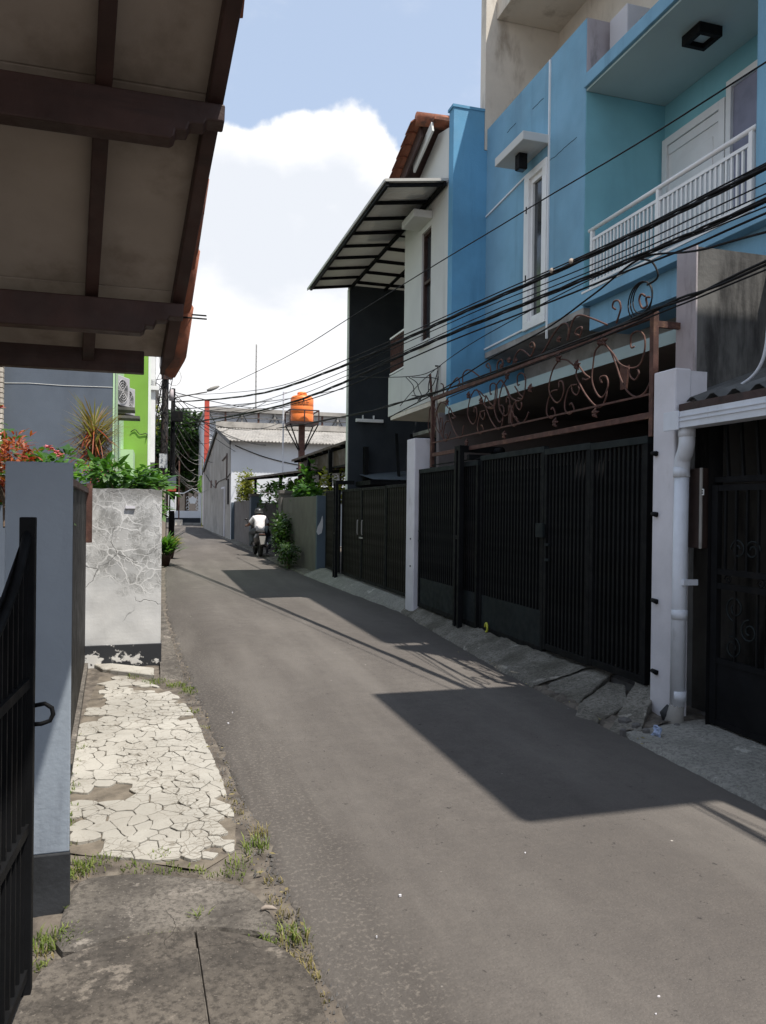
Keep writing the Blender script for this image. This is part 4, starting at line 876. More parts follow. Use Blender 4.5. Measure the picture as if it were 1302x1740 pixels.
# ---------------- solid black gate
sg = thing('sheet_gate', 'solid black corrugated steel gate below the white house balcony', 'gate', (3.75, 13.4, .1))
def sheet_leaf(y0, y1, zb, zt):
    f = B(3.73, 3.77, y0, y0+.05, zb, zt).box(3.73, 3.77, y1-.05, y1, zb, zt).box(3.73, 3.77, y0+.05, y1-.05, zb, zb+.05).box(3.73, 3.77, y0+.05, y1-.05, zt-.05, zt).build('leaf_frame', MAT['iron'], sg, .003)
    n_ = max(2, int((y1-y0-.1)/.115)); w_ = (y1-y0-.1)/n_; m0 = None
    for k in range(n_):
        y = y0+.05+k*w_
        if m0 is None: m0 = MB().prism([(3.758, y+.004), (3.744, y+.02), (3.744, y+w_-.02), (3.758, y+w_-.004), (3.764, y+w_-.004), (3.764, y+.004)], 'z', zb+.05, zt-.05).build('slat', MAT['gate_brown'], f)
        else: copy_part(m0, f, (0, k*w_, 0))
MAT['gate_brown'] = Mt('dark_brown_black_steel', (.0055, .0042, .0036), .65, .25, 3, .08, 50, spec=.12)
sheet_leaf(10.95, 12.28, .19, 1.94); sheet_leaf(12.30, 13.85, .19, 1.93); sheet_leaf(13.87, 15.40, .19, 1.93); sheet_leaf(15.66, 16.95, .19, 1.93)
B(3.60, 3.66, 15.42, 15.48, .02, 2.12).box(3.60, 3.66, 15.58, 15.64, .02, 2.12).box(3.60, 3.66, 15.48, 15.58, 2.06, 2.12).box(3.60, 3.66, 15.48, 15.58, 1.0, 1.04).build('guide_frame', MAT['iron'], sg, .003)
B(3.66, 4.0, 15.42, 15.48, 2.04, 2.12).build('guide_arm', MAT['iron'], sg)
for y in (13.66, 13.98):
    MB().tube([(3.70, y, 1.05), (3.69, y, 1.08), (3.69, y, 1.30), (3.70, y, 1.33)], .012, 8).build('handle', MAT['concrete'], sg, smooth=True)
B(3.715, 3.73, 13.70, 13.95, .98, 1.01).build('bolt', MAT['concrete'], sg)
# ---------------- grey boundary wall beyond, with peeling patch
gb = thing('grey_boundary_wall', 'taupe grey boundary wall with a blue end and a white peeled patch', 'wall', (3.7, 20, 0))
MAT['taupe'] = Mt('taupe_wall_paint', (.115, .105, .10), .8, .12, 1.0, .25, 45, stain=(.085, .078, .075), sscale=(1, .2, .4), sthr=(.52, .8))
MAT['slate'] = Mt('slate_blue_paint', (.075, .10, .13), .8, .12, 1.2, .25, 45)
B(3.62, 3.78, 17.50, 22.3, 0, 1.82).build('wall', MAT['taupe'], gb, .006)
B(3.618, 4.1, 17.36, 17.50, 0, 1.83).build('end_wall', MAT['slate'], gb, .006)
pk = [(548, 877), (545, 886), (540, 895), (538, 903), (541, 908), (547, 905), (549, 895), (549, 884)]
zc = P(545, 893, Y=17.35)
MB().prism([(zc.x+(x-545)*.0135, zc.z-(y-893)*.0145) for x, y in pk], 'y', 17.352, 17.36).build('peeled_patch', MAT['pillar_white'], gb)
for (y0, y1) in ((22.3, 22.75), (29.4, 29.9)):
    B(3.56, 3.95, y0, y1, 0, 1.95).build('gate_post', MAT['taupe'] if y0 < 25 else MAT['slate'], gb, .01); B(3.52, 3.99, y0-.04, y1+.04, 1.95, 2.05).build('post_cap', MAT['taupe'], gb, .006)
B(3.60, 3.75, 29.9, 36.2, 0, 1.80).build('far_wall', MAT['taupe'], gb, .006)
gd_ = thing('courtyard_gate', 'plain black steel gate between the grey wall posts', 'gate', (3.78, 26, 0))
for k in range(6):
    B(3.77, 3.80, 22.76+k*1.10, 22.76+k*1.10+1.09, .12, 1.70).build('panel', MAT['iron'], gd_, .004)
# ---------------- brown awnings behind the wall
def zof(x, y, Y): return P(x, y, Y=Y)
MAT['brown_under'] = MAT['brownsheet']
def sheet_roof(name, label, quad, th=.05, posts=(), fascia=True):
    t = thing(name, label, 'awning', (quad[0][0], quad[0][1], 0))
    q = [Vector(p) for p in quad]
    MB().add(q+[p+Vector((0, 0, th)) for p in q], [(3,2,1,0),(4,5,6,7),(0,1,5,4),(1,2,6,5),(2,3,7,6),(3,0,4,7)]).build('sheet', MAT['brownsheet'], t)
    e = q[1]-q[0]
    for k in range(7):
        a_, b_ = q[0].lerp(q[1], (k+.5)/7), q[3].lerp(q[2], (k+.5)/7)
        MB().beam(a_-Vector((0, 0, .03)), b_-Vector((0, 0, .03)), .05, .06).build('rib', MAT['iron'], t)
    for p in posts: MB().beam((p[0], p[1], 0), p, .09, .09).build('post', MAT['iron'], t)
    return t
sheet_roof('brown_awning', 'brown sheet awning with rolled edge over the courtyard gate', [(3.5, 31.0, 2.66), (3.85, 21.0, 2.52), (7.6, 21.0, 2.9), (7.4, 31.0, 3.05)], .06, [(3.85, 30.4, 2.66), (3.9, 24.5, 2.56)])
sheet_roof('carport_roof', 'higher brown carport roof on steel posts next to the charcoal wall', [(3.95, 22.8, 2.92), (4.15, 16.9, 3.02), (8.5, 16.9, 3.4), (8.5, 22.8, 3.4)], .06, [(4.05, 20.6, 2.94), (4.15, 18.4, 2.98)])
va = thing('drop_panel', 'brown grey sheet hanging between the two brown awnings', 'panel', (4.2, 19.8, 2.4))
B(4.22, 4.25, 17.0, 22.7, 2.56, 2.93).build('sheet', MAT['brownsheet'], va); B(4.21, 4.26, 17.0, 22.7, 2.52, 2.56).build('edge_bar', MAT['iron'], va)
bl = thing('balcony_fence', 'low blue grey railing with five square panes behind the courtyard plants', 'railing', (6.3, 29, 2))
for k in range(5): B(5.55+k*.42, 5.90+k*.42, 29.98, 30.0, 2.42, 3.0).build('pane', MAT['metalwhite'], bl); B(5.90+k*.42, 5.97+k*.42, 29.95, 30.03, 2.3, 3.1).build('upright', MAT['iron'], bl)
B(5.4, 8.2, 29.95, 30.03, 3.05, 3.12).build('rail', MAT['iron'], bl); B(5.4, 8.2, 29.95, 30.03, 2.3, 2.37).build('rail', MAT['iron'], bl)
B(5.4, 8.2, 30.0, 30.1, 0, 2.3).build('base_wall', MAT['greywall'], bl)
# ================================================================== gable house down the lane
MAT['dingy'] = Mt('dingy_grey_render', (.30, .285, .26), .9, .15, .8, .4, 25, stain=(.15, .143, .135), sscale=(.6, .10, .35), sthr=(.48, .78))
MAT['chalk'] = Mt('chalk_white_render', (.62, .64, .67), .85, .05, .8, .2, 25, stain=(.46, .48, .50), sscale=(.6, .6, .3), sthr=(.55, .8))
fh = thing('gable_house', 'white gable house with grey side and an asbestos roof at the lane bend', 'house', (5, 40, 0))
YN, YR, YF, ZE, ZR = 36.3, 44.0, 56.0, 4.65, 6.0
MB().prism([(YN, -.1), (YF, -.1), (YF, 4.15), (YR, ZR-.12), (YN, ZE)], 'x', 3.42, 3.60).build('side_wall', MAT['dingy'], fh)
B(3.44, 14, YN-.18, YN, 0, ZE-.02).build('front_wall', MAT['chalk'], fh)
def corr_slope(x0, x1, ya, za, yb, zb, pitch, amp, mat, name, par):
    n_ = int((x1-x0)/pitch*4); vv = []
    for i in range(n_+1):
        x = x0+(x1-x0)*i/n_; w_ = amp*math.sin(math.pi*i/2)
        vv += [(x, ya, za+w_), (x, yb, zb+w_)]
    o = MB().add(vv, [(2*i, 2*i+2, 2*i+3, 2*i+1) for i in range(n_)]).build(name, mat, par)
    s_ = o.modifiers.new('solid', 'SOLIDIFY'); s_.thickness = .03; return o
corr_slope(3.30, 14, YN-.7, ZE-.05, YR, ZR, .16, .03, MAT['asbestos'], 'roof_near', fh)
corr_slope(3.30, 14, YR, ZR, YF+.5, 4.05, .16, .03, MAT['asbestos'], 'roof_far', fh)
B(3.30, 14, YR-.2, YR+.2, ZR+.02, ZR+.34).build('ridge', MAT['asbestos'], fh)
MB().beam((3.33, YR, ZR-.12), (3.33, YF+.4, 3.95), .06, .28).build('barge_board', MAT['zinc_dark'], fh); MB().beam((3.33, YR, ZR-.10), (3.33, YN-.6, ZE-.15), .06, .2).build('barge_board', MAT['zinc_dark'], fh)
pd = P(380, 820, X=3.41)
dd = B(3.36, 3.43, pd.y-1.0, pd.y+.9, .05, 2.55).build('door', MAT['pillar_white'], fh, .02); B(3.34, 3.37, pd.y-.75, pd.y+.65, .08, 2.45).build('leaf', MAT['dingy'], dd)
for x in (359, 367): p = P(x, 822, X=3.41); B(3.39, 3.43, p.y-.4, p.y+.4, p.z-.25, p.z+.2).build('vent', MAT['rust'], fh)
p = P(386, 795, X=3.41); B(3.37, 3.43, p.y-.12, p.y+.12, p.z-.6, p.z+.7).build('pipe_box', MAT['wood'], fh); MB().tube([(3.39, p.y, p.z+.6), (3.39, p.y+2.4, p.z+.5)], .04, 6).build('pipe', MAT['wood'], fh)
p = P(388, 832, X=3.41); B(3.38, 3.43, p.y-.3, p.y+.3, p.z-.7, p.z+.5).build('window', MAT['iron'], fh)
p = P(575, 802, Y=36.1)
B(p.x-1.1, p.x+.9, 36.06, 36.14, p.z-.35, p.z+.4).build('vent_window', MAT['wood'], fh)
MB().tube(cat([(3.40, 53.5, 3.7), (3.40, 46, 2.7), (3.40, 43, 2.9), (3.40, 38, 2.95), (3.40, 36.2, 3.1)], 6), .02, 5).build('wall_cable', MAT['cable'], fh)
MB().tube(cat([(3.6, 36.08, 4.4), (5.0, 36.08, 3.9), (6.8, 36.08, 3.55), (8.2, 36.08, 3.6)], 6), .02, 5).build('wall_cable', MAT['cable'], fh)
B(3.46, 5.0, 36.0, 36.12, 0, 1.75).build('plinth', MAT['slate'], fh)
# ---------------- white hall behind, with steel trussed facade
wf = thing('white_hall', 'long white hall with a rusty steel truss along its top', 'building', (6, 60, 0))
Yh = 60.5
pL, pR = P(353, 692, Y=Yh), P(592, 700, Y=Yh)
B(pL.x, 22, Yh+.6, Yh+12, 0, pL.z-.25).build('wall', MAT['chalk'], wf)
B(pL.x-.1, 22, Yh, Yh+12, pL.z-.25, pL.z+.05).build('roof_edge', MAT['dingy'], wf)
zb_ = P(353, 733, Y=Yh).z-.6
for k, x in enumerate([pL.x+.1+i*1.28 for i in range(14)]):
    B(x-.07, x+.07, Yh+.1, Yh+.25, zb_-2, pL.z-.25).build('truss_post', MAT['rust'] if k % 2 else MAT['concrete'], wf)
    if k < 13: MB().beam((x, Yh+.3, zb_ if k % 2 else pL.z-.3), (x+1.28, Yh+.3, pL.z-.3 if k % 2 else zb_), .07, .07).build('truss_brace', MAT['concrete_dark'], wf)
for z in (pL.z-.7, (pL.z+zb_)/2, zb_): B(pL.x, 20, Yh+.04, Yh+.1, z-.04, z+.04).build('truss_rail', MAT['concrete_dark'], wf)
gp = B(pL.x+.9, 22, Yh-2.2, Yh-1.8, 0, P(375, 726, Y=Yh-2).z).build('front_parapet', MAT['asbestos'], wf)
# red pylon
rp = P(352, 680, Y=57.3)
ry = thing('red_pylon', 'tall square red steel pylon beside the gable house roof', 'pylon', (rp.x, 57.3, 0))
B(rp.x-.17, rp.x+.17, 57.15, 57.45, 0, rp.z).build('shaft', MAT['red'], ry, .02)
for z in (rp.z-.02, rp.z-1.4, rp.z-2.6, rp.z-3.9): B(rp.x-.18, rp.x+.18, 57.12, 57.48, z, z+.06).build('flange', MAT['red'], ry)
# lattice mast far away
ma = P(436, 585, Y=140); mt = thing('radio_mast', 'thin far radio mast rising over the white hall', 'mast', (ma.x, 140, 0))
for dx, dy in ((-.16, 0), (.16, 0), (0, .28)): MB().beam((ma.x+dx, 140+dy, 0), (ma.x+dx*.6, 140+dy*.6, ma.z), .07, .07).build('chord', MAT['concrete'], mt)
for k in range(30): MB().beam((ma.x-.15, 140, ma.z-1-k*.9), (ma.x+.15, 140, ma.z-1.45-k*.9), .045, .045).build('lacing', MAT['concrete'], mt)
# ================================================================== orange tank on its stand
YT = 28.0
tt = P(513, 668, Y=YT); tb = P(513, 718, Y=YT); TW = (P(533, 700, Y=YT)-P(493, 700, Y=YT)).length/2
sd = thing('tank_stand', 'dark steel single post stand with railing under the orange tank', 'stand', (tb.x, YT, 0))
B(tb.x-.30*.35, tb.x+.105, YT-.105, YT+.105, 0, tb.z-.10).build('post', MAT['rust'], sd, .01)
pw = TW*1.2
pf = B(tb.x-pw, tb.x+pw, YT-pw, YT+pw, tb.z-.10, tb.z-.01).build('platform', MAT['wood'], sd)
for sx in (-1, 1):
    for sy in (-1, 1):
        MB().beam((tb.x+sx*pw*.98, YT+sy*pw*.98, tb.z-.1), (tb.x+sx*.08, YT+sy*.08, tb.z-1.05), .035, .035).build('brace', MAT['iron'], sd)
        B(tb.x+sx*pw-.02, tb.x+sx*pw+.02, YT+sy*pw-.02, YT+sy*pw+.02, tb.z-.01, tb.z+.40).build('rail_post', MAT['wood'], sd)
for sy in (-1, 1): B(tb.x-pw, tb.x+pw, YT+sy*pw-.02, YT+sy*pw+.02, tb.z+.38, tb.z+.42).build('rail', MAT['wood'], sd); B(tb.x-.02, tb.x+.02, YT+sy*pw-.02, YT+sy*pw+.02, tb.z, tb.z+.38).build('rail_post', MAT['wood'], sd)
for sx in (-1, 1): B(tb.x+sx*pw-.02, tb.x+sx*pw+.02, YT-pw, YT+pw, tb.z+.38, tb.z+.42).build('rail', MAT['wood'], sd)
tk = thing('water_tank', 'orange plastic water tank with dark print on a steel stand', 'water tank', (tb.x, YT, tb.z))
H_ = tt.z-tb.z-.06; r = TW*.96
MB().lathe([(r*.97, 0), (r, .04), (r, H_*.28), (r*.985, H_*.29), (r, H_*.30), (r, H_*.55), (r*.985, H_*.56), (r, H_*.57), (r, H_*.80), (r*.985, H_*.81), (r, H_*.83), (r*.97, H_*.88), (r*.80, H_*.94), (r*.40, H_*.985), (r*.36, H_*.99)], (tb.x, YT, tb.z), 36).build('body', MAT['tank'], tk, smooth=True)
MB().lathe([(r*.40, 0), (r*.42, .02), (r*.42, .09), (r*.36, .12), (r*.1, .14)], (tb.x, YT, tb.z+H_*.97), 24).build('lid', MAT['tank'], tk, smooth=True)
MAT['print'] = Mt('dark_print', (.05, .025, .02), .7, .1, 4, 0)
def on_tank(u_, v_, off=.004): # u in metres around, v height, facing the lane viewer
    t = math.radians(-90-7)+u_/r; return (tb.x+(r+off)*math.cos(t), YT+(r+off)*math.sin(t), tb.z+v_)
def txt(s_, size, name, h):
    cu = bpy.data.curves.new(name, 'FONT'); cu.body = s_; cu.size = size; cu.align_x = 'CENTER'; cu.resolution_u = 1
    o = bpy.data.objects.new(name, cu); COL.objects.link(o); dg = bpy.context.evaluated_depsgraph_get()
    me = bpy.data.meshes.new_from_object(o.evaluated_get(dg)); bpy.data.objects.remove(o)
    for vx in me.vertices: vx.co = Vector(on_tank(vx.co.x+.03, vx.co.y+h, .006))-tk.location
    return link(name, me, MAT['print'], tk)
txt('Tangki Air', .105, 'lettering', H_*.66); txt('Penguin', .12, 'lettering', H_*.58)
lg = MB()
for k, (uu, vv_, a_, b_) in enumerate([(.03, .79, .025, .03), (.035, .75, .03, .035), (.02, .72, .015, .02)]):
    lg.add([on_tank(uu+a_*math.cos(t), H_*vv_+b_*math.sin(t), .006) for t in [i*.6 for i in range(10)]], [tuple(range(10))])
lg.build('emblem', MAT['print'], tk)
MB().tube([(tb.x-TW*1.45, YT+.3, 2.6), (tb.x-TW*1.45, YT+.3, tt.z+.05), (tb.x-TW*1.2, YT+.3, tt.z+.05)], .03, 6).build('vent_pipe', MAT['metalwhite'], sd)
# ================================================================== left side: entrance roof overhead
er = thing('entrance_roof', 'dark timber framed entrance roof with beige soffit boards overhead', 'roof', (-.6, 3, 0))
def Pd(x, y, dep):
    d = ray(x, y); return CAM+d*(dep/d.dot(FWD))
e1, e2, e3 = Pd(366, 195, 2.6), Pd(300, 525, 3.35), Pd(288, 612, 3.64)     # verge line, falling away down the lane
sd_ = (e3-e1).normalized()                                                   # down-slope direction of the verge
XL = -2.6
def verge_at(y):
    t = (y-e1.y)/(e3.y-e1.y); return e1+(e3-e1)*t
slope = (e3.z-e1.z)/(e3.y-e1.y)
def rz(y): return e1.z+(y-e1.y)*slope
YTOP, YEND = .75, e3.y+.10
def rp_(x, y, h=0): return Vector((x, y, rz(y)+h))
def vx(y): return verge_at(y).x
NSL = Vector((0, -slope, 1)).normalized()
def slab_between(x0f, x1f, ya, yb, h0, h1, name, mat, par, bev=0):
    a, b, c, d = rp_(x0f(ya), ya, h0), rp_(x1f(ya), ya, h0), rp_(x1f(yb), yb, h0), rp_(x0f(yb), yb, h0)
    up = Vector((0, 0, h1-h0))
    return MB().add([a, b, c, d, a+up, b+up, c+up, d+up], [(3,2,1,0),(4,5,6,7),(0,1,5,4),(1,2,6,5),(2,3,7,6),(3,0,4,7)]).build(name, mat, par, bev)
def rafter_x(k):   # rafter centre as a function of y, through the photo points
    a, b = Pd(178, 60, 2.47), Pd(152, 560, 3.48)
    return lambda y: a.x+(b.x-a.x)*(y-a.y)/(b.y-a.y) - .62*k
# soffit boards, one between each pair of rafters and purlins
purl_y = [YTOP, e1.y+.02, e2.y+.02, YEND]
cols = [(lambda y: rafter_x(0)(y), lambda y: vx(y)-.015), (lambda y: rafter_x(1)(y), lambda y: rafter_x(0)(y)), (lambda y: rafter_x(2)(y), lambda y: rafter_x(1)(y)), (lambda y: XL, lambda y: rafter_x(2)(y))]
for (fa, fb) in cols:
    for ya, yb in zip(purl_y, purl_y[1:]):
        slab_between(lambda y, fa=fa: fa(y)+.004, lambda y, fb=fb: fb(y)-.004, ya+.004, yb-.004, .085, .10, 'soffit_board', MAT['soffit'], er)
for k in range(3):
    f = rafter_x(k); slab_between(lambda y: f(y)-.026, lambda y: f(y)+.026, YTOP, YEND, .022, .084, 'rafter', MAT['wood'], er, .004)
slab_between(lambda y: vx(y)-.028, lambda y: vx(y)+.024, YTOP, YEND+.03, .022, .17, 'barge_board', MAT['wood'], er, .005)
slab_between(lambda y: XL, lambda y: vx(y)-.03, YTOP, YEND+.02, .102, .125, 'roof_deck', MAT['wood'], er)
def purlin(p, depth=.14, w=.08):
    y, x1, z1 = p.y, p.x, p.z+.035
    prof = [(XL, z1-depth), (x1-.20, z1-depth), (x1-.15, z1-depth), (x1-.135, z1-depth+.01), (x1-.13, z1-depth+.032), (x1-.095, z1-depth+.034), (x1-.085, z1-depth+.06), (x1-.04, z1-depth+.062), (x1-.03, z1-depth+.08), (x1+.028, z1-depth+.08), (x1+.030, z1), (XL, z1)]
    MB().prism(prof, 'y', y-w/2, y+w/2).build('purlin', MAT['wood'], er, .006)
purlin(e1+Vector((0, 0, -.015))); purlin(e2+Vector((0, 0, -.02)))
pe = Pd(245, 620, 3.70)
B(XL, pe.x, pe.y-.03, pe.y+.03, pe.z-.045, pe.z+.075).build('eave_beam', MAT['wood'], er, .005)
# terracotta tiles on top
tmesh = None
def curved_tile(L, w_, par, loc):
    global tmesh
    if tmesh is None:
        prof = [(w_/2*math.cos(t), .05*math.sin(t)) for t in [math.pi*i/6 for i in range(7)]]; prof += [(a*.86, b*.8-.004) for a, b in reversed(prof)]
        n_ = len(prof); d = Vector((0, 1, slope)).normalized()*L
        vv = [(a, 0, b+.012) for a, b in prof]+[(a+d.x, d.y, b+d.z) for a, b in prof]
        tmesh = bpy.data.meshes.new('tile'); tmesh.from_pydata(vv, [], [tuple(range(n_)), tuple(range(2*n_-1, n_-1, -1))]+[(k, (k+1) % n_, n_+(k+1) % n_, n_+k) for k in range(n_)]); tmesh.materials.append(MAT['terracotta'])
    o = link('tile', tmesh, None, par); o.location = Vector(loc)-par.location
for i in range(9):
    y = .8+i*.34
    for j in range(11): 
        x = vx(y)-.10-j*.235; curved_tile(.37, .23, er, (x, y, rz(y)+.125))
MB().tube([(vx(3.05)+.0, 3.05, rz(3.05)+.16), (vx(3.4)+.01, 3.4, rz(3.4)+.13)], .05, 10).build('verge_tile', MAT['terracotta'], er, smooth=True)
MB().tube([(vx(3.35)+.015, 3.35, rz(3.35)+.145), (vx(3.7)+.025, 3.7, rz(3.7)+.115)], .052, 10).build('verge_tile', MAT['terracotta'], er, smooth=True)
MB().tube([(vx(3.62)+.03, 3.62, rz(3.62)+.125), (vx(3.86)+.035, 3.86, rz(3.86)+.08), (vx(3.92)+.02, 3.92, rz(3.92)+.03)], [.055, .055, .03], 10).build('verge_tile', MAT['terracotta'], er, smooth=True)
for s in (0, .02): MB().tube([(vx(3.6), 3.6+s, rz(3.6)+.06+s), (vx(3.6)+.14, 3.6+s, rz(3.6)+.06+s)], .004, 5).build('tie_wire', MAT['iron'], er)
# the other slope and the carrying wall stand out of view to the left
MB().add([(XL, YTOP, rz(YTOP)+.07), (vx(YTOP), YTOP, rz(YTOP)+.07), (vx(YTOP), YTOP-2.2, rz(YTOP)-1.3), (XL, YTOP-2.2, rz(YTOP)-1.3)], [(0, 1, 2, 3)]).build('rear_slope', MAT['terracotta'], er)
for y in (.9, 3.3): B(-1.72, -1.58, y-.07, y+.07, 0, rz(y)-.1).build('post', MAT['wood'], er, .005)
MB().beam((-1.65, YTOP, rz(YTOP)-.08), (-1.65, 3.7, rz(3.7)-.08), .09, .12).build('wall_plate', MAT['wood'], er)
# ---------------- grey gate pillar, near
gp_ = thing('grey_pillar', 'blue grey square gate pillar with a black painted foot', 'pillar', (-.42, 3.2, 0))
MB().prism([(-.53, 3.13), (-.293, 3.13), (-.335, 3.36), (-.53, 3.36)], 'z', .225, 1.71).build('shaft', MAT['lightgrey'], gp_, .006); MB().prism([(-.534, 3.126), (-.289, 3.126), (-.333, 3.364), (-.534, 3.364)], 'z', -.05, .225).build('black_base', MAT['blackpaint'], gp_, .006)
# ---------------- open wrought gate leaf
og = thing('open_gate', 'black iron gate leaf standing open beside the grey pillar', 'gate', (-.45, 1.8, 0))
def gt_top(t): return 1.49-.40*(1-math.exp(-t/.15))          # t=0 far end .. 1 near
y0g, y1g = 2.60, .55
def gpt(t, z): return Vector((-.37-.13*t, y0g+(y1g-y0g)*t, z))
MB().beam(gpt(.008, .03), gpt(.008, gt_top(0)+.02), .04, .045).build('stile', MAT['iron'], og, .003); MB().beam(gpt(.99, .03), gpt(.99, gt_top(1)), .04, .045).build('stile', MAT['iron'], og)
MB().tube([gpt(i/24, gt_top(i/24)) for i in range(25)], .014, 8).build('top_rail', MAT['iron'], og, smooth=True)
for z in (.10, .55, 1.0): MB().beam(gpt(.01, z), gpt(.99, z), .03, .03).build('rail', MAT['iron'], og)
for k in range(34):
    t = (k+.8)/35
    MB().beam(gpt(t, .1), gpt(t, gt_top(t)), .014, .014).build('bar', MAT['iron'], og)
sh = MB().add([gpt(0, .12)+Vector((-.016, 0, 0)), gpt(1, .12)+Vector((-.016, 0, 0)), gpt(1, gt_top(1)-.03)+Vector((-.016, 0, 0)), gpt(.75, gt_top(.75)-.03)+Vector((-.016, 0, 0)), gpt(.5, gt_top(.5)-.03)+Vector((-.016, 0, 0)), gpt(.25, gt_top(.25)-.03)+Vector((-.016, 0, 0)), gpt(0, gt_top(0)-.03)+Vector((-.016, 0, 0))], [tuple(range(7))]).build('back_sheet', Mt('sooty_gate_sheet', (.014, .014, .016), .6, .5, 12, .3, 40, stain=(.06, .055, .05), sscale=(9, 9, 1.2), sthr=(.56, .72)), og)
rg_ = P(70, 1190, Y=2.62); MB().tube([(-.355, 2.60, .92), (-.32, 2.60, .925), (-.300, 2.60, .91), (-.296, 2.60, .89), (-.305, 2.60, .87), (-.33, 2.60, .862), (-.358, 2.60, .862)], .007, 8).build('latch_loop', MAT['iron'], og, smooth=True)
# ---------------- dark sheet fence to the white pier
sf = thing('sheet_fence', 'dark rusty sheet metal fence between the grey pillar and the white pier', 'fence', (-.5, 5.4, 0))
MAT['sheetfence'] = Mt('dark_weathered_sheet', (.010, .0098, .0105), .6, .4, 3, .3, 25, stain=(.026, .023, .022), sscale=(1, 3, .4), sthr=(.55, .75), spec=.2)
def fx(y): return -.395-.048*(y-3.30)
for k in range(7):
    ya, yb = 3.32+k*.635, 3.32+k*.635+.627
    MB().add([(fx(ya), ya, .06), (fx(yb), yb, .06), (fx(yb), yb, 1.66), (fx(ya), ya, 1.66), (fx(ya)-.02, ya, .06), (fx(yb)-.02, yb, .06), (fx(yb)-.02, yb, 1.66), (fx(ya)-.02, ya, 1.66)], [(0,1,2,3),(7,6,5,4),(0,4,5,1),(1,5,6,2),(2,6,7,3),(3,7,4,0)]).build('sheet', MAT['sheetfence'], sf)
MB().beam((fx(3.32)+.004, 3.32, 1.68), (fx(7.75)+.004, 7.75, 1.68), .04, .04).build('top_rail', MAT['wood'], sf)
MB().beam((fx(7.6)+.03, 7.6, 1.2), (fx(7.6)+.03, 7.6, 1.75), .05, .05).build('rust_post', MAT['rust'], sf)
MB().beam((fx(3.4)-.0, 3.4, .03), (fx(7.7)-.0, 7.7, .03), .06, .06).build('sill', MAT['slab_mid'], sf)
# ---------------- peeling white pier
def peel_mat():
    m, t, p = mk('peeling_whitewash'); g = NG(t)
    base = g.mix(g.ramp(g.noise(1.6, 7, .62), .32, .68), (.47, .475, .47), (.62, .62, .605))
    dist = g.n('ShaderNodeMix', data_type='VECTOR'); dist.inputs['Factor'].default_value = .22
    nn = g.n('ShaderNodeTexNoise'); nn.inputs['Scale'].default_value = 3.2; nn.inputs['Detail'].default_value = 8; g.l(g.tc.outputs['Object'], nn.inputs['Vector'])
    g.l(g.tc.outputs['Object'], dist.inputs['A']); g.l(nn.outputs['Color'], dist.inputs['B'])
    sepz = g.n('ShaderNodeSeparateXYZ'); g.l(g.tc.outputs['Object'], sepz.inputs[0])
    top = g.ramp(sepz.outputs['Z'], .45, 1.2); right = g.ramp(sepz.outputs['X'], -.30, .10)
    area = g.math('MULTIPLY', top, g.math('ADD', .45, g.math('MULTIPLY', right, .55)))
    area = g.ramp(g.math('ADD', area, g.math('MULTIPLY', g.math('SUBTRACT', g.noise(3.4, 6, .65), .5), 1.5)), .24, .52)
    patch = g.ramp(g.noise(7.5, 7, .7, g.vec((1, 1, .8), (3, 1, 2))), .42, .58)
    c = g.mix(g.math('MULTIPLY', area, g.math('ADD', .30, g.math('MULTIPLY', patch, .55))), base, (.225, .225, .215))
    wet = g.ramp(g.noise(2.1, 6, .65, g.vec((1.6, 1, .5), (9, 4, 1))), .54, .70, 0, .35); c = g.mix(wet, c, (.30, .30, .285))
    e1_ = g.ramp(g.vor(6.0, vec=dist.outputs['Result']), .010, .045, 1, 0); e2_ = g.ramp(g.vor(14.0, vec=dist.outputs['Result']), .010, .05, 1, 0); e3_ = g.ramp(g.vor(30.0, vec=dist.outputs['Result']), .01, .06, 1, 0)
    lines = g.math('MAXIMUM', g.math('MULTIPLY', e1_, g.ramp(g.noise(3.5, 4), .36, .50)), g.math('MAXIMUM', g.math('MULTIPLY', e2_, g.ramp(g.noise(5.5, 4, .6, g.vec((1, 1, 1), (4, 0, 2))), .40, .54, 0, .9)), g.math('MULTIPLY', e3_, g.ramp(g.noise(6.5, 4, .6, g.vec((1, 1, 1), (1, 6, 5))), .46, .58, 0, .75))))
    lines = g.math('MULTIPLY', lines, g.ramp(area, .0, 1., .10, .95)); c = g.mix(lines, c, (.60, .60, .585))
    crk = g.math('MULTIPLY', g.ramp(g.vor(1.9, vec=dist.outputs['Result']), .0015, .007, 1, 0), g.ramp(g.noise(1.9, 3), .46, .54)); c = g.mix(g.math('MULTIPLY', crk, .8), c, (.12, .12, .115))
    dirt = g.ramp(g.math('ADD', sepz.outputs['Z'], g.math('MULTIPLY', g.noise(6, 6, .65), .40)), 1.68, 1.95, 0, .75); c = g.mix(dirt, c, (.15, .145, .135))
    g.l(c, p.inputs['Base Color']); p.inputs['Roughness'].default_value = .9; p.inputs['Specular IOR Level'].default_value = .2
    h = g.math('ADD', g.math('MULTIPLY', area, -.5), g.math('ADD', g.math('MULTIPLY', g.noise(22, 7, .7), .5), g.math('ADD', g.math('MULTIPLY', lines, .35), g.math('MULTIPLY', crk, -.8))))
    g.l(g.bump(h, .32, .010), p.inputs['Normal']); return m
MAT['peel'] = peel_mat()
def chip_mat():
    m, t, p = mk('chipped_black_paint'); g = NG(t)
    k = g.ramp(g.noise(4.6, 5, .6, g.vec((1, 1, 1.2), (2.1, 0, .3))), .56, .60)
    c = g.mix(k, (.020, .022, .026), (.58, .57, .54)); g.l(c, p.inputs['Base Color']); p.inputs['Roughness'].default_value = .75
    g.l(g.bump(k, .4, .004), p.inputs['Normal']); return m
wp = thing('white_pier', 'peeling whitewashed wall pier with a chipped black base', 'wall', (-.27, 7.85, 0))
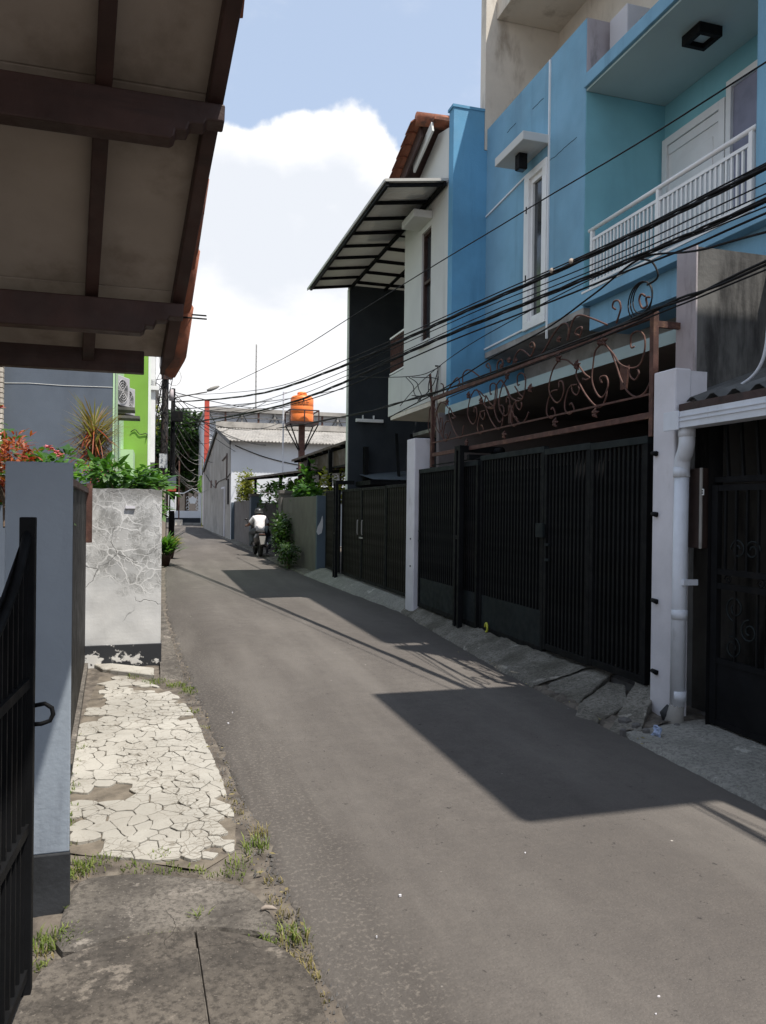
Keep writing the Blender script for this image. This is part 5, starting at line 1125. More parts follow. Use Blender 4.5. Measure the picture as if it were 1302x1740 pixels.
def pier_pt(a, b):
    # camera-facing face, slightly uneven, broken upper left corner
    x = -.63+.71*a; z = .20+1.51*b
    if b > .9 and a < .16: x += .05*(b-.9)/.1*(1-a/.16)
    return (x, 7.80+.006*nz(x, z, 5, 1), z-(.02*nz(x, 0, 9, 3) if b > .99 else 0))
mb = MB(); NU, NV = 24, 40
mb.grid(pier_pt, NU, NV); k0 = len(mb.v)
mb.grid(lambda a, b: (pier_pt(a, b)[0], 7.98, pier_pt(a, b)[2]), NU, NV)
W1 = NU+1
for j in range(NV):
    mb.f.append((j*W1, (j+1)*W1, k0+(j+1)*W1, k0+j*W1)); mb.f.append((j*W1+NU, k0+j*W1+NU, k0+(j+1)*W1+NU, (j+1)*W1+NU))
for i in range(NU): mb.f.append((NV*W1+i, NV*W1+i+1, k0+NV*W1+i+1, k0+NV*W1+i))
mb.build('wall', MAT['peel'], wp)
B(-.645, .088, 7.785, 8.0, -.05, .205).build('black_base', chip_mat(), wp, .006)
B(-.26, -.17, 7.78, 7.80, 1.52, 1.545).build('ledge', MAT['pillar_white'], wp)
B(-.63, -.47, 7.98, 14.0, 0, 1.55).build('garden_wall', MAT['dingy'], wp)
# ================================================================== vegetation helpers
def leaf_geo(mb, base, d, up, L, w, curl=.25, seg=3):
    d = d.normalized(); s = d.cross(up); s = s.normalized() if s.length > 1e-4 else d.orthogonal().normalized(); nrm = s.cross(d)
    vv = []; prof = [(0, .12), (.35, 1.0), (.72, .75), (1, .02)] if seg == 3 else [(0, .3), (.45, 1), (1, .02)]
    for t, k in prof:
        c = base+d*(L*t)-nrm*(curl*L*t*t)
        vv += [c-s*(w*k/2)+nrm*(.12*w*k), c+s*(w*k/2)+nrm*(.12*w*k)]
    mb.add(vv, [(2*i, 2*i+1, 2*i+3, 2*i+2) for i in range(len(prof)-1)])
def rdir(rg, up=.3):
    a = rg.uniform(0, 6.283); z = rg.uniform(-.4, 1.0)*.8+up; v_ = Vector((math.cos(a), math.sin(a), z)); return v_.normalized()
def bush(name, label, cat_, c, rx, ry, rz_, n, L, w, mat, seed, group=None, flowers=None, stems=6, clumps=14):
    rg = random.Random(seed); t = thing(name, label, cat_, c, group); mb = MB()
    cl2 = [(Vector((rg.uniform(-1, 1)*rx*.8, rg.uniform(-1, 1)*ry*.8, rz_*rg.uniform(-.38, .38))), rg.uniform(.25, .5)) for _ in range(clumps)]
    for i in range(n):
        q, k = rg.choice(cl2); d = rdir(rg, .1); b = Vector(c)+Vector((0, 0, rz_*.5))+q+Vector((d.x*rx, d.y*ry, d.z*rz_))*k*rg.random()**.5
        if b.z < c[2]: b.z = c[2]+rg.random()*.1
        leaf_geo(mb, b, (d+Vector((rg.gauss(0, .4), rg.gauss(0, .4), rg.gauss(0, .3)))), Vector((rg.gauss(0, .3), rg.gauss(0, .3), 1)), L*rg.uniform(.6, 1.25), w*rg.uniform(.7, 1.2), rg.uniform(.05, .5))
    mb.build('foliage', mat, t, fix=False)
    sm_ = MB()
    for i in range(stems):
        q, k = rg.choice(cl2); e = Vector(c)+Vector((0, 0, rz_*.5))+q
        sm_.tube([Vector(c)+Vector((rg.uniform(-.3, .3)*rx, rg.uniform(-.3, .3)*ry, 0)), Vector(c).lerp(e, .55)+Vector((0, 0, .1*rz_)), e], [.014, .010, .004], 5)
    sm_.build('stem', MAT['bark'], t)
    if flowers:
        nf, fm, fs = flowers
        for i in range(nf):
            q, k = rg.choice(cl2); b = Vector(c)+Vector((0, 0, rz_*.5))+q+Vector((0, -ry*.3, rz_*.22)); fb = MB()
            for j in range(16): leaf_geo(fb, b, rdir(rg, .2), Vector((0, 0, 1)), fs*rg.uniform(.7, 1.2), fs*.6, .3, 2)
            stuff(fb.build('flower_head', fm, t, fix=False))
    return t
# garden behind the left fence
bush('leafy_shrub', 'big leaved green shrub hanging over the white pier', 'shrub', (-.30, 8.45, 1.35), .44, .35, .62, 560, .15, .065, MAT['leaf'], 3, stems=9)
bush('leafy_shrub', 'bright green shrub above the dark sheet fence', 'shrub', (-.62, 8.6, 1.2), .26, .35, .75, 300, .14, .05, MAT['leaf_bright'], 4)
bush('flowering_shrub', 'green shrub with pink flower heads behind the grey pillar', 'shrub', (-.74, 5.2, 1.42), .26, .25, .50, 460, .075, .04, MAT['leaf'], 5, flowers=(2, MAT['pink'], .028))
for k, (x, y) in enumerate([(88, 764), (96, 769), (82, 760), (102, 774)]):
    fb = MB(); rg = random.Random(k); b = P(x, y, Y=4.85)
    for j in range(22): leaf_geo(fb, b, rdir(rg, .2), Vector((0, 0, 1)), .03*rg.uniform(.7, 1.2), .02, .3, 2)
    tag(stuff(fb.build('flower_head', MAT['pink'], fix=False)), 'pink flower head among the green leaves above the grey pillar', 'flower', 'pink flower heads')
bush('red_shrub', 'red leaved shrub left of the pink flowers', 'shrub', (P(22, 760, Y=4.75).x, 4.75, 1.42), .14, .2, .50, 760, .055, .016, MAT['leaf_red'], 6)
bush('green_hedge', 'bright green hedge leaves showing left of the grey pillar', 'hedge', (-1.05, 4.3, .15), .42, .35, 1.5, 900, .09, .05, MAT['leaf_bright'], 8, clumps=26)
bush('pink_flower', 'pink flower cluster on a tall stem over the red shrub', 'flower', (P(3, 705, Y=5.2).x-.02, 5.2, 1.55), .05, .06, .66, 60, .06, .03, MAT['leaf'], 9, flowers=(8, MAT['pink'], .035))
# spiky dracaena
dc = thing('spiky_dracaena', 'spiky straw and red leaved plant in front of the grey house', 'plant', (-.78, 9.6, .6))
rg = random.Random(8); sp = MB(); sp2 = MB(); hb = P(160, 752, Y=9.6)
for i in range(480):
    a = rg.uniform(0, 6.283); z = rg.uniform(-.75, 1.5); d = Vector((math.cos(a), math.sin(a), z)).normalized(); b = hb+Vector((0, 0, rg.uniform(-.28, .22)))
    leaf_geo(sp if z > -.2 else sp2, b, d, Vector((0, 0, 1)), rg.uniform(.28, .50), .017, rg.uniform(.05, .35) if z < .3 else .05)
sp.build('leaf_rosette', MAT['leaf_straw'], dc, fix=False); sp2.build('lower_leaves', MAT['leaf_red'], dc, fix=False)
MB().tube([(-.70, 9.6, .0), (hb.x-.02, 9.6, 1.2), hb], [.05, .045, .03], 8).build('stem', MAT['bark'], dc, smooth=True)
# ---------------- blue grey house on the left
gh = thing('grey_house', 'blue grey rendered house wall with a thin white crack line', 'house', (-4, 15, 0))
B(-9, -.66, 14.0, 14.25, 0, 6.2).build('wall', MAT['greywall'], gh); B(-.69, -.66, 13.985, 14.0, 0, 6.2).build('corner_edge', MAT['palegreen'], gh)
B(-9, -.66, 14.25, 15.2, 5.9, 6.2).build('roof_slab', MAT['concrete'], gh); B(-.80, -.66, 14.25, 15.2, 0, 5.9).build('side_wall', MAT['palegreen'], gh)
ln = [P(x, y, Y=13.995) for x, y in [(2, 650), (50, 651), (110, 655), (160, 657), (195, 659)]]; MB().tube([(p.x, 13.995, p.z+.02*nz(p.x, 0, 5)) for p in ln], .0045, 4).build('crack_line', MAT['white_wall'], gh)
cr_ = P(4, 700, Y=13.9)
for k in range(30): B(cr_.x-.5, cr_.x+.01, 13.86, 13.99, 1.6+k*.085, 1.6+k*.085+.07).build('brick', MAT['cream'], gh)
# ---------------- green house
gn = thing('green_house', 'lime green rendered house with white window bay', 'house', (-1, 23, 0))
B(-6, -.16, 22.0, 22.25, 0, 8.5).build('wall', MAT['green'], gn); B(-1.0, -.80, 15.4, 22.0, 0, 8.5).build('return_wall', MAT['palegreen'], gn)
B(-6, -.8, 15.4, 22.0, 8.3, 8.5).box(-6, -.35, 22.25, 31, 8.3, 8.5).build('roof_slab', MAT['concrete'], gn); B(-.17, -.10, 21.99, 22.4, 0, 8.5).build('corner_trim', MAT['white_paint'], gn)
B(-.35, -.16, 22.25, 31, 0, 8.5).build('lane_wall', MAT['white_wall'], gn)
for k in range(2):
    p0, p1 = P(259, 640, Y=24+k*.0), P(266, 720, Y=24)
    zz = (5.3, 2.9)[k]
    wb_ = B(-.16, .02, 23.2, 26.2, zz-.1, zz+2.0).build('window_bay', MAT['white_paint'], gn, .01)
    B(.02, .03, 23.4, 24.6, zz+.1, zz+1.8).build('pane', MAT['glass'], wb_); B(.02, .03, 24.8, 26.0, zz+.1, zz+1.8).build('pane', MAT['glass'], wb_)
    B(-.16, .12, 23.1, 26.3, zz+2.0, zz+2.12).build('cornice', MAT['white_paint'], wb_)
B(-.80, -.50, 20.2, 21.98, 2.1, 2.95).build('porch_box', MAT['palegreen'], gn)
B(-.16, .30, 26.6, 30, 2.45, 2.6).build('eave', MAT['cream'], gn); MB().add([(-.16, 26.4, 3.1), (.42, 26.4, 2.45), (.42, 31, 2.45), (-.16, 31, 3.1)], [(0, 1, 2, 3)]).build('porch_roof', MAT['dingy'], gn)
MB().tube(cat([(-.62, 21.97, 3.55), (-.5, 21.97, 3.62), (-.38, 21.97, 3.5), (-.2, 21.97, 3.52), (-.22, 21.97, 3.35)], 6), .012, 5).build('wall_cable', MAT['leaf_dark'], gn)
q1 = P(203, 700, Y=20.0)
for k, (yy, lab) in enumerate([(19.75, 'grey outdoor air conditioner next to the blue grey wall corner'), (20.65, 'white outdoor air conditioner hung nearest the lime green wall')]):
    u_ = ac_unit('air_conditioner', lab, (-.73+.08*k, (17.2, 18.6)[k], 3.62-.02*k), .56, .22, .66, -1, MAT['ac']); u_.rotation_euler.z = math.radians(66)
    B(-.80, -.40+.08*k, (17.2, 18.6)[k]-.3, (17.2, 18.6)[k]+.3, 3.55-.02*k, 3.61-.02*k).build('ac_bracket', MAT['concrete_dark'], gn)
# brown hut wall, noticeboard, poles
ht = thing('brown_fence_post', 'brown timber post and boards behind the potted plant', 'fence', (.1, 24.5, 0))
B(-.2, .22, 24.4, 24.5, 0, 2.25).build('boards', MAT['rust'], ht); B(.24, .36, 24.3, 24.42, 0, 2.1).build('post', MAT['soffit'], ht, .01)
def utility_pole(label, x, y, top, r, lean, mat):
    t = thing('utility_pole', label, 'pole', (x, y, 0))
    MB().tube([(x, y, -.1), (x+lean*.5, y, top*.5), (x+lean, y, top)], [r, r*.85, r*.65], 12).build('shaft', mat, t, smooth=True); return t
YP1, YP2 = 25.0, 26.0
pa_ = P(281, 760, Y=YP1); up1 = utility_pole('leaning brown wooden utility pole hung with cable loops', pa_.x-.08, YP1, 7.0, .135, .09, MAT['pole'])
pb_ = P(292.5, 780, Y=YP2); up2 = utility_pole('straight black steel utility pole with small notices', pb_.x, YP2, P(292, 660, Y=YP2).z, .10, .02, MAT['iron'])
p = P(300, 707, Y=YP2-.2); B(p.x-.16, p.x+.2, YP2-.3, YP2-.1, p.z-.18, p.z+.16).build('junction_box', MAT['iron'], up2, .015)
p = P(292, 820, Y=YP2-.13); B(p.x-.13, p.x+.14, YP2-.13, YP2-.11, p.z-.28, p.z+.22).build('poster', MAT['greywall'], up2); B(p.x-.13, p.x+.14, YP2-.14, YP2-.13, p.z-.28, p.z-.12).build('poster_band', MAT['red'], up2)
p = P(293, 855, Y=YP2-.13); B(p.x-.06, p.x+.08, YP2-.13, YP2-.11, p.z-.25, p.z+.12).build('notice', MAT['metalwhite'], up2)
p = P(277, 783, Y=YP1-.3); nb = thing('notice_board', 'small white speckled notice board on the wooden pole', 'sign', (p.x, YP1-.3, 0))
B(p.x-.11, p.x+.13, YP1-.3, YP1-.27, p.z-.22, p.z+.22).build('board', Mt('speckled_board', (.45, .47, .48), .7, .1, 5, 0, stain=(.12, .14, .16), sscale=(9, 9, 9), sthr=(.50, .58)), nb)
B(p.x-.01, p.x+.02, YP1-.27, YP1-.24, .0, p.z-.2).build('stake', MAT['wood'], nb)
# cable loops on the poles
rg = random.Random(31)
for k in range(16):
    z = rg.uniform(3.6, 6.6); cx = pa_.x; R = rg.uniform(.1, .32)
    MB().tube(cat([(cx, YP1-.14, z), (cx+rg.uniform(-.38, .22), YP1-.18, z-R*.6), (cx+rg.uniform(-.3, .2), YP1-.2, z-R*2), (cx+rg.uniform(-.12, .1), YP1-.14, z-R*3-rg.random()*.7)], 6), rg.uniform(.007, .014), 5).build('cable_loop', MAT['cable'], up1)
for k in range(9):
    z = rg.uniform(3.4, 5.0); MB().tube(cat([(pb_.x, YP2-.1, z), (pb_.x+rg.uniform(.05, .25), YP2-.15, z-.25), (pb_.x+rg.uniform(.0, .18), YP2-.15, z-.7), (pb_.x+.02, YP2-.1, z-1.0-rg.random()*.5)], 6), .008, 5).build('cable_loop', MAT['cable'], up2)
MB().tube([(pa_.x+.24+.22*math.cos(t), YP1-.1, 5.6+.28*math.sin(t)) for t in [i*.4 for i in range(17)]], .008, 5).build('cable_loop', MAT['concrete'], up1)
B(pa_.x-.14, pa_.x+.2, YP1-.2, YP1-.12, 5.5, 5.66).build('insulator_bar', MAT['wood'], up1); MB().tube([(pa_.x+.17, YP1-.1, 4.85), (pa_.x+.17, YP1-.1, 5.2)], [.08, .065], 10).build('insulator', MAT['pinkgrey'], up1, smooth=True)
# street lamp arm
YL = YP2-.1
la, lb_ = P(296, 676, Y=YL), P(352, 666, Y=YL); lt = thing('street_lamp', 'grey street lamp head on a thin arm from the black pole', 'street lamp', (la.x, YL, la.z))
MB().tube([la, lb_], .022, 6).build('arm', MAT['concrete_dark'], lt); h1, h2 = P(352, 664, Y=YL), P(373, 656, Y=YL)
MB().tube([h1, h1.lerp(h2, .3), h1.lerp(h2, .75), h2], [.04, .065, .055, .02], 10).build('lamp_head', MAT['concrete'], lt, smooth=True)
# potted plants at the lane edge
def potted(label, c, n, L, w, mat, seed, h):
    t = thing('potted_plant', label, 'potted plant', c); rg = random.Random(seed)
    MB().lathe([(.10, 0), (.15, .24), (.17, .26), (.17, .30), (.14, .30), (.13, .26)], c, 16).build('pot', MAT['wood'], t, smooth=True)
    mb = MB(); b = Vector(c)+Vector((0, 0, .28))
    for i in range(n):
        d = rdir(rg, .75); leaf_geo(mb, b+Vector((rg.gauss(0, .09), rg.gauss(0, .09), rg.random()*h)), d, Vector((0, 0, 1)), L*rg.uniform(.6, 1.2), w, rg.uniform(.1, .6))
    mb.build('foliage', mat, t, fix=False)
potted('strappy green potted plant at the lane edge past the white pier', (.30, 20.5, 0), 150, .5, .07, MAT['leaf'], 12, .25)
potted('yellowish potted plant beside the strappy green one', (.46, 23.2, 0), 110, .4, .07, MAT['leaf_yellow'], 13, .2)
bush('roadside_bush', 'sunlit green bush in front of the brown boards', 'shrub', (-.05, 22.8, .9), .35, .5, 1.5, 420, .2, .08, MAT['leaf_bright'], 14)
bush('yellow_blossom', 'yellow green leafy twig beside the wooden pole', 'shrub', (-.35, 33, 4.3), .45, .4, 1.6, 260, .28, .1, MAT['leaf_yellow'], 15)
# ================================================================== far end of the lane: fence and trees
sfence = thing('white_fence', 'white bar fence with a pentagon emblem across the lane end', 'fence', (3, 68, 0))
f0, f1 = P(294, 838, Y=68), P(346, 838, Y=68); fb_ = P(320, 868, Y=68).z; fb2 = P(320, 880, Y=68).z
B(f0.x-3, f1.x+3, 67.9, 68.2, 0, fb2).build('dark_base', MAT['charcoal'], sfence); B(f0.x-3, f1.x+3, 67.85, 68.2, fb2, fb_).build('white_base', MAT['chalk'], sfence)
zt_ = f0.z
for k in range(22):
    x = f0.x-2+k*.28
    if 306 < 651+ (0) and P(322, 850, Y=68).x-.62 < x < P(322, 850, Y=68).x+.62: continue
    B(x-.035, x+.035, 67.98, 68.05, fb_, zt_).build('bar', MAT['white_paint'], sfence)
ec = P(327.5, 851, Y=68)
MB().tube([(f0.x-2.2, 68.0, zt_), (ec.x-.75, 68.0, zt_), (ec.x, 68, zt_+.42), (ec.x+.75, 68, zt_), (f1.x+2, 68, zt_)], .05, 6).build('top_rail', MAT['white_paint'], sfence)
MB().prism([(ec.x+.36*math.cos(math.radians(90+72*k)), ec.z+.05+.36*math.sin(math.radians(90+72*k))) for k in range(5)], 'y', 67.94, 68.02).build('pentagon_emblem', MAT['white_paint'], sfence)
for s in (-1, 1):
    for k in range(4): MB().tube([(ec.x+s*(.42+.12*math.cos(t)), 68, fb_+.2+k*.3+.12*math.sin(t)) for t in [i*.6 for i in range(10)]], .02, 5).build('scroll', MAT['white_paint'], sfence)
pv = P(304, 882, Y=66); ps = thing('sign_post', 'thin brown post on a concrete block at the lane end', 'post', (pv.x, 64, 0))
q_ = P(305, 783, Y=64); B(q_.x-.05, q_.x+.05, 63.95, 64.05, 0, q_.z).build('shaft', MAT['rust'], ps); B(q_.x-.3, q_.x+.3, 63.7, 64.3, -.02, .45).build('block', MAT['cream'], ps, .03)
fl = P(344, 812, Y=60); ff_ = thing('green_flag', 'narrow green and yellow banner on a pole by the grey gable', 'flag', (fl.x, 60, 0))
MB().tube([(fl.x, 60, 0), (fl.x-.02, 60, P(344, 780, Y=60).z)], .03, 6).build('pole', MAT['leaf_yellow'], ff_)
MB().grid(lambda a, b: (fl.x-.05-.3*a*(.4+.6*math.sin(b*3)), 59.95+.06*math.sin(a*6+b*4), P(344, 808+b*30, Y=60).z), 5, 8).build('cloth', MAT['leaf_bright'], ff_)
def tree(label, c, H, R, n, L, mat, seed, trunk_r=.22, name='tree', group=None):
    t = thing(name, label, 'tree', c, group); rg = random.Random(seed)
    tr_ = MB(); top = Vector(c)+Vector((rg.gauss(0, .3), rg.gauss(0, .3), H*.55))
    tr_.tube([Vector(c)-Vector((0, 0, .1)), Vector(c).lerp(top, .5)+Vector((rg.gauss(0, .15), 0, 0)), top], [trunk_r, trunk_r*.75, trunk_r*.5], 9)
    lobes = []
    for i in range(16):
        a = rg.uniform(0, 6.283); rr = R*math.sqrt(rg.random())*.8; z = H*rg.uniform(.36, .92); q = Vector(c)+Vector((rr*math.cos(a), rr*math.sin(a), z)); lobes.append((q, R*rg.uniform(.28, .5)))
        s_ = Vector(c).lerp(top, rg.uniform(.5, 1)); tr_.tube([s_, s_.lerp(q, .6)+Vector((0, 0, .2)), q], [trunk_r*.4, trunk_r*.25, trunk_r*.08], 6)
    tr_.build('trunk', MAT['bark'], t, smooth=True); mb = MB()
    for i in range(n):
        q, k = rg.choice(lobes); d = rdir(rg, .1); b = q+d*k*rg.random()**.4
        leaf_geo(mb, b, d+Vector((rg.gauss(0, .6), rg.gauss(0, .6), rg.gauss(-.2, .5))), Vector((rg.gauss(0, .5), rg.gauss(0, .5), 1)), L*rg.uniform(.6, 1.3), L*.55, rg.uniform(0, .4), 2)
    mb.build('crown', mat, t, fix=False); return t
tx = lambda x, Y: P(x, 800, Y=Y).x
tree('dense dark green tree behind the white fence', (tx(318, 76), 76, 0), 11.0, 3.4, 6500, .42, MAT['leaf_dark'], 21)
tree('lighter green tree top beside the red pylon', (tx(338, 82), 82, 0), 11.2, 3.0, 5000, .42, MAT['leaf'], 22)
tree('dark tree half hidden behind the utility poles', (tx(280, 72), 72, 0), 10.0, 3.2, 5000, .40, MAT['leaf_dark'], 23)
tree('low dark tree at the back of the white fence', (tx(300, 80), 80, 0), 7.5, 3.2, 4500, .40, MAT['leaf_dark'], 24)
tree('wide dark tree at the far end left of the lane', (tx(262, 86), 86, 0), 9.5, 3.6, 4000, .42, MAT['leaf_dark'], 25)
fw2 = thing('school_building', 'shaded brown building behind the trees at the lane end', 'building', (4, 92, 0)); B(-8, 14, 90, 96, 0, 6.5).build('wall', MAT['taupe'], fw2); B(-8.4, 14.4, 89.5, 96.5, 6.5, 6.9).build('roof', MAT['terracotta'], fw2)
# courtyard greenery along the right wall
bush('hanging_creeper', 'yellow green creeper hanging over the grey wall corner', 'plant', (3.75, 32.6, 1.7), .34, .7, 1.25, 2000, .12, .07, MAT['leaf_yellow'], 41, clumps=34)
bush('courtyard_plant', 'green leafy plants above the courtyard gate', 'shrub', (4.6, 27.5, 1.3), 1.0, 1.0, 1.2, 700, .22, .1, MAT['leaf'], 42)
bush('courtyard_plant', 'pale leaved plant growing on top of the grey wall post', 'shrub', (4.25, 24.2, 1.5), .5, .8, .9, 500, .2, .09, MAT['leaf_bright'], 43)
bush('courtyard_plant', 'tangled green shrub on the taupe wall under the carport roof', 'shrub', (4.05, 20.3, 1.5), .35, 1.1, .62, 620, .16, .09, MAT['leaf'], 44, clumps=20)
bush('courtyard_plant', 'white and green variegated shrub next to the black gate', 'shrub', (4.25, 18.2, 1.5), .35, .6, .95, 420, .13, .08, MAT['leaf_yellow'], 45)
bush('courtyard_plant', 'tall climbing leaves around the carport post', 'shrub', (4.0, 20.4, 1.8), .16, .22, 1.0, 110, .22, .12, MAT['leaf'], 46)
bush('wall_foot_shrub', 'dark shrub growing at the foot of the taupe wall', 'shrub', (3.40, 20.9, 0), .26, 1.0, 1.25, 900, .14, .06, MAT['leaf_dark'], 47, clumps=22)
bush('wall_foot_shrub', 'low green weeds beside the dark wall foot shrub', 'shrub', (3.32, 19.4, 0), .22, .7, .65, 520, .10, .05, MAT['leaf_dark'], 48, clumps=16)
MB2 = MB().tube([(3.7, 23.4, 1.75), (3.72, 25.5, 2.0), (3.8, 28.6, 2.15)], .025, 6); tag(MB2.build('bamboo_pole', MAT['soffit'], smooth=True), 'pale bamboo pole lying over the courtyard gate', 'pole')
# ================================================================== overhead cables
CA, CB = Vector((pb_.x, 26, 0)), Vector((3.62, 4.0, 0))
def on_plane(x, y, A=CA, Bp=CB):
    d = ray(x, y); n_ = Vector((Bp.y-A.y, -(Bp.x-A.x), 0)); t = n_.dot(A-CAM)/n_.dot(d); return CAM+d*t
def cable(px, r, label, n=1, gap=.02, ext=True, A=CA, Bp=CB, group='overhead cables along the lane', seed=0, name='overhead_cable', off=0, mat='cable'):
    pts_ = [on_plane(x, y, A, Bp) for x, y in px]
    if ext:
        a, b = pts_[0], pts_[1]; d = (a-b).normalized(); pts_ = [a+d*9+Vector((0, 0, .35)), a+d*3+Vector((0, 0, .02))]+pts_
    q = cat([tuple(p) for p in pts_], 7); sd_n = Vector((Bp.y-A.y, -(Bp.x-A.x), 0)).normalized()
    for k in range(n):
        ph = k*2.1+seed; w = []
        for i, p in enumerate(q):
            t = i*.55+ph; w.append(Vector(p)+sd_n*(gap*math.cos(t)+off)+Vector((0, 0, gap*math.sin(t))))
        tag(MB().tube(w, r, 6).build(name, MAT[mat], smooth=True), label, 'cable', group)
T1 = 'black cable of the upper twisted bundle strung along the lane'
T2 = 'black cable of the lower twisted bundle strung along the lane'
cable([(1302, 284), (1150, 362), (1000, 436), (880, 490), (766, 540), (680, 580), (595, 617), (500, 653), (440, 669), (372, 678), (298, 683)], .0085, T1, 3, .0125, group='upper cable bundle')
cable([(1302, 278), (1000, 430), (800, 518), (640, 590), (595, 608), (480, 655), (380, 668), (298, 672)], .006, 'thin wire running just above the upper cable bundle', 1, .003)
cable([(1302, 312), (1000, 452), (800, 533), (640, 605), (595, 626), (500, 664), (400, 690), (298, 694)], .005, 'thin wire sagging just below the upper cable bundle', 1, .003)
cable([(1302, 340), (1150, 408), (1000, 471), (880, 521), (766, 567), (680, 605), (595, 645), (530, 672), (470, 691), (400, 706), (345, 715), (300, 722)], .008, T2, 3, .012, group='lower cable bundle')
cable([(1302, 363), (1150, 428), (1000, 487), (800, 566), (690, 612), (595, 655), (500, 686), (420, 706), (300, 730)], .008, 'single black cable under the lower cable bundle', 1, .003)
cable([(1302, 330), (1000, 462), (800, 545), (640, 618), (595, 636), (470, 684), (340, 708), (300, 712)], .005, 'thin wire riding on the lower cable bundle', 1, .003)
cable([(1302, 106), (1060, 258), (900, 353), (800, 414), (700, 474), (595, 540), (480, 610), (372, 662)], .006, 'lone thin wire crossing high in front of the blue facade', 1, .002, group=None)
A2, B2 = Vector((3.35, 30, 0)), Vector((3.55, 3.2, 0))
cable([(1302, 447), (1155, 510), (1060, 549), (900, 612), (735, 668), (660, 690), (595, 706), (520, 720), (470, 728)], .009, 'black cable running along the top of the scroll grille', 2, .012, A=A2, Bp=B2, group='cables along the scroll grille')
cable([(1302, 395), (1180, 426), (1085, 441), (1010, 500), (925, 560), (830, 612), (740, 668), (660, 710)], .008, 'black cable branching down to the grille coil', 1, .003, A=A2, Bp=B2, group=None)
cable([(1302, 459), (1150, 520), (1000, 583), (850, 640), (760, 676)], .006, 'thin cable hanging below the grille top cables', 1, .003, A=A2, Bp=B2, group=None)
cable([(1302, 352), (1100, 432), (930, 512), (800, 585), (725, 640), (680, 690)], .005, 'thin wire slanting down to the white house corner', 1, .003, A=A2, Bp=B2, group=None)
# connectors on the upper bundle
for (x, y) in [(938, 462), (971, 446)]:
    p = on_plane(x, y); tag(MB().tube([p+Vector((-.02, -.03, -.01)), p+Vector((.0, .0, .012)), p+Vector((.02, .03, .02))], [.016, .024, .012], 8).build('cable_clamp', MAT['soffit'], smooth=True), 'small pale clamp on the upper cable bundle', 'clamp', 'cable clamps')
# thin drops between the poles and the far end
rg = random.Random(77)
for k in range(11):
    z0_ = rg.uniform(3.6, 6.2); a = Vector((pb_.x, 25.9, z0_*.72)); b = Vector((rg.uniform(2.6, 3.6), rg.uniform(52, 57), z0_-rg.uniform(-.2, 1.2)))
    q = [a.lerp(b, i/10)-Vector((0, 0, .45*math.sin(math.pi*i/10))) for i in range(11)]
    tag(MB().tube(q, .012, 4).build('thin_drop_wire', MAT['concrete']), 'thin pale wire between the black pole and the lane end', 'wire', 'thin wires at the lane end')
for k in range(12):
    a = Vector((pb_.x+.05, 25.9, rg.uniform(4.3, 5.4))); b = Vector((rg.uniform(3.4, 9.5), rg.uniform(36.5, 56), rg.uniform(4.6, 7.8)))
    q = [a.lerp(b, i/12)-Vector((0, 0, rg.uniform(.2, .5)*math.sin(math.pi*i/12))) for i in range(13)]; sag = rg.uniform(.1, .7)
    q = [a.lerp(b, i/12)-Vector((0, 0, sag*math.sin(math.pi*i/12))) for i in range(13)]
    tag(MB().tube(q, .014, 4).build('thin_drop_wire', MAT['cable']), 'thin black wire fanning from the poles to the roofs', 'wire', 'thin wires fanning from the poles')
for k in range(5):
    a = Vector((pa_.x, 24.9, rg.uniform(4.6, 6.4))); b = Vector((-.2, rg.uniform(22.5, 24), rg.uniform(2.9, 4.6))); sag = rg.uniform(.1, .6)
    tag(MB().tube([a.lerp(b, i/10)-Vector((0, 0, sag*math.sin(math.pi*i/10))) for i in range(11)], .012, 4).build('thin_drop_wire', MAT['cable']), 'thin black wire from the wooden pole to the green house', 'wire', 'thin wires to the green house')
# service bracket on the white house corner
sb_ = thing('service_bracket', 'thin steel service mast with a tangle of wires at the white house corner', 'bracket', (3.95, 10.9, 3.3))
m0, m1 = P(741, 700, Y=10.95), P(745, 622, Y=10.95)
MB().tube([m0, m1], .018, 6).build('mast', MAT['concrete'], sb_); MB().tube([m1+Vector((-.05, 0, 0)), m1+Vector((.16, 0, -.01))], .012, 6).build('arm', MAT['iron'], sb_)
mA, mB_ = P(731, 636, Y=11.2), P(735, 690, Y=11.2); MB().tube([mA, mB_], .02, 6).build('mast', MAT['rust'], sb_)
for pxs in [[(744, 625), (720, 636), (690, 640), (650, 641), (600, 640)], [(690, 641), (702, 655), (704, 668), (712, 680), (716, 676)], [(695, 641), (708, 650), (712, 662), (716, 672), (710, 682)], [(744, 630), (738, 650), (728, 665), (722, 672)], [(736, 672), (715, 673), (700, 672)], [(736, 690), (728, 660), (732, 640)], [(745, 640), (741, 660), (737, 690), (735, 735)], [(700, 641), (735, 642), (745, 645)]]:
    MB().tube(cat([tuple(P(x, y, X=3.98)) for x, y in pxs], 6), .007, 5).build('wire', MAT['cable'], sb_, smooth=True)
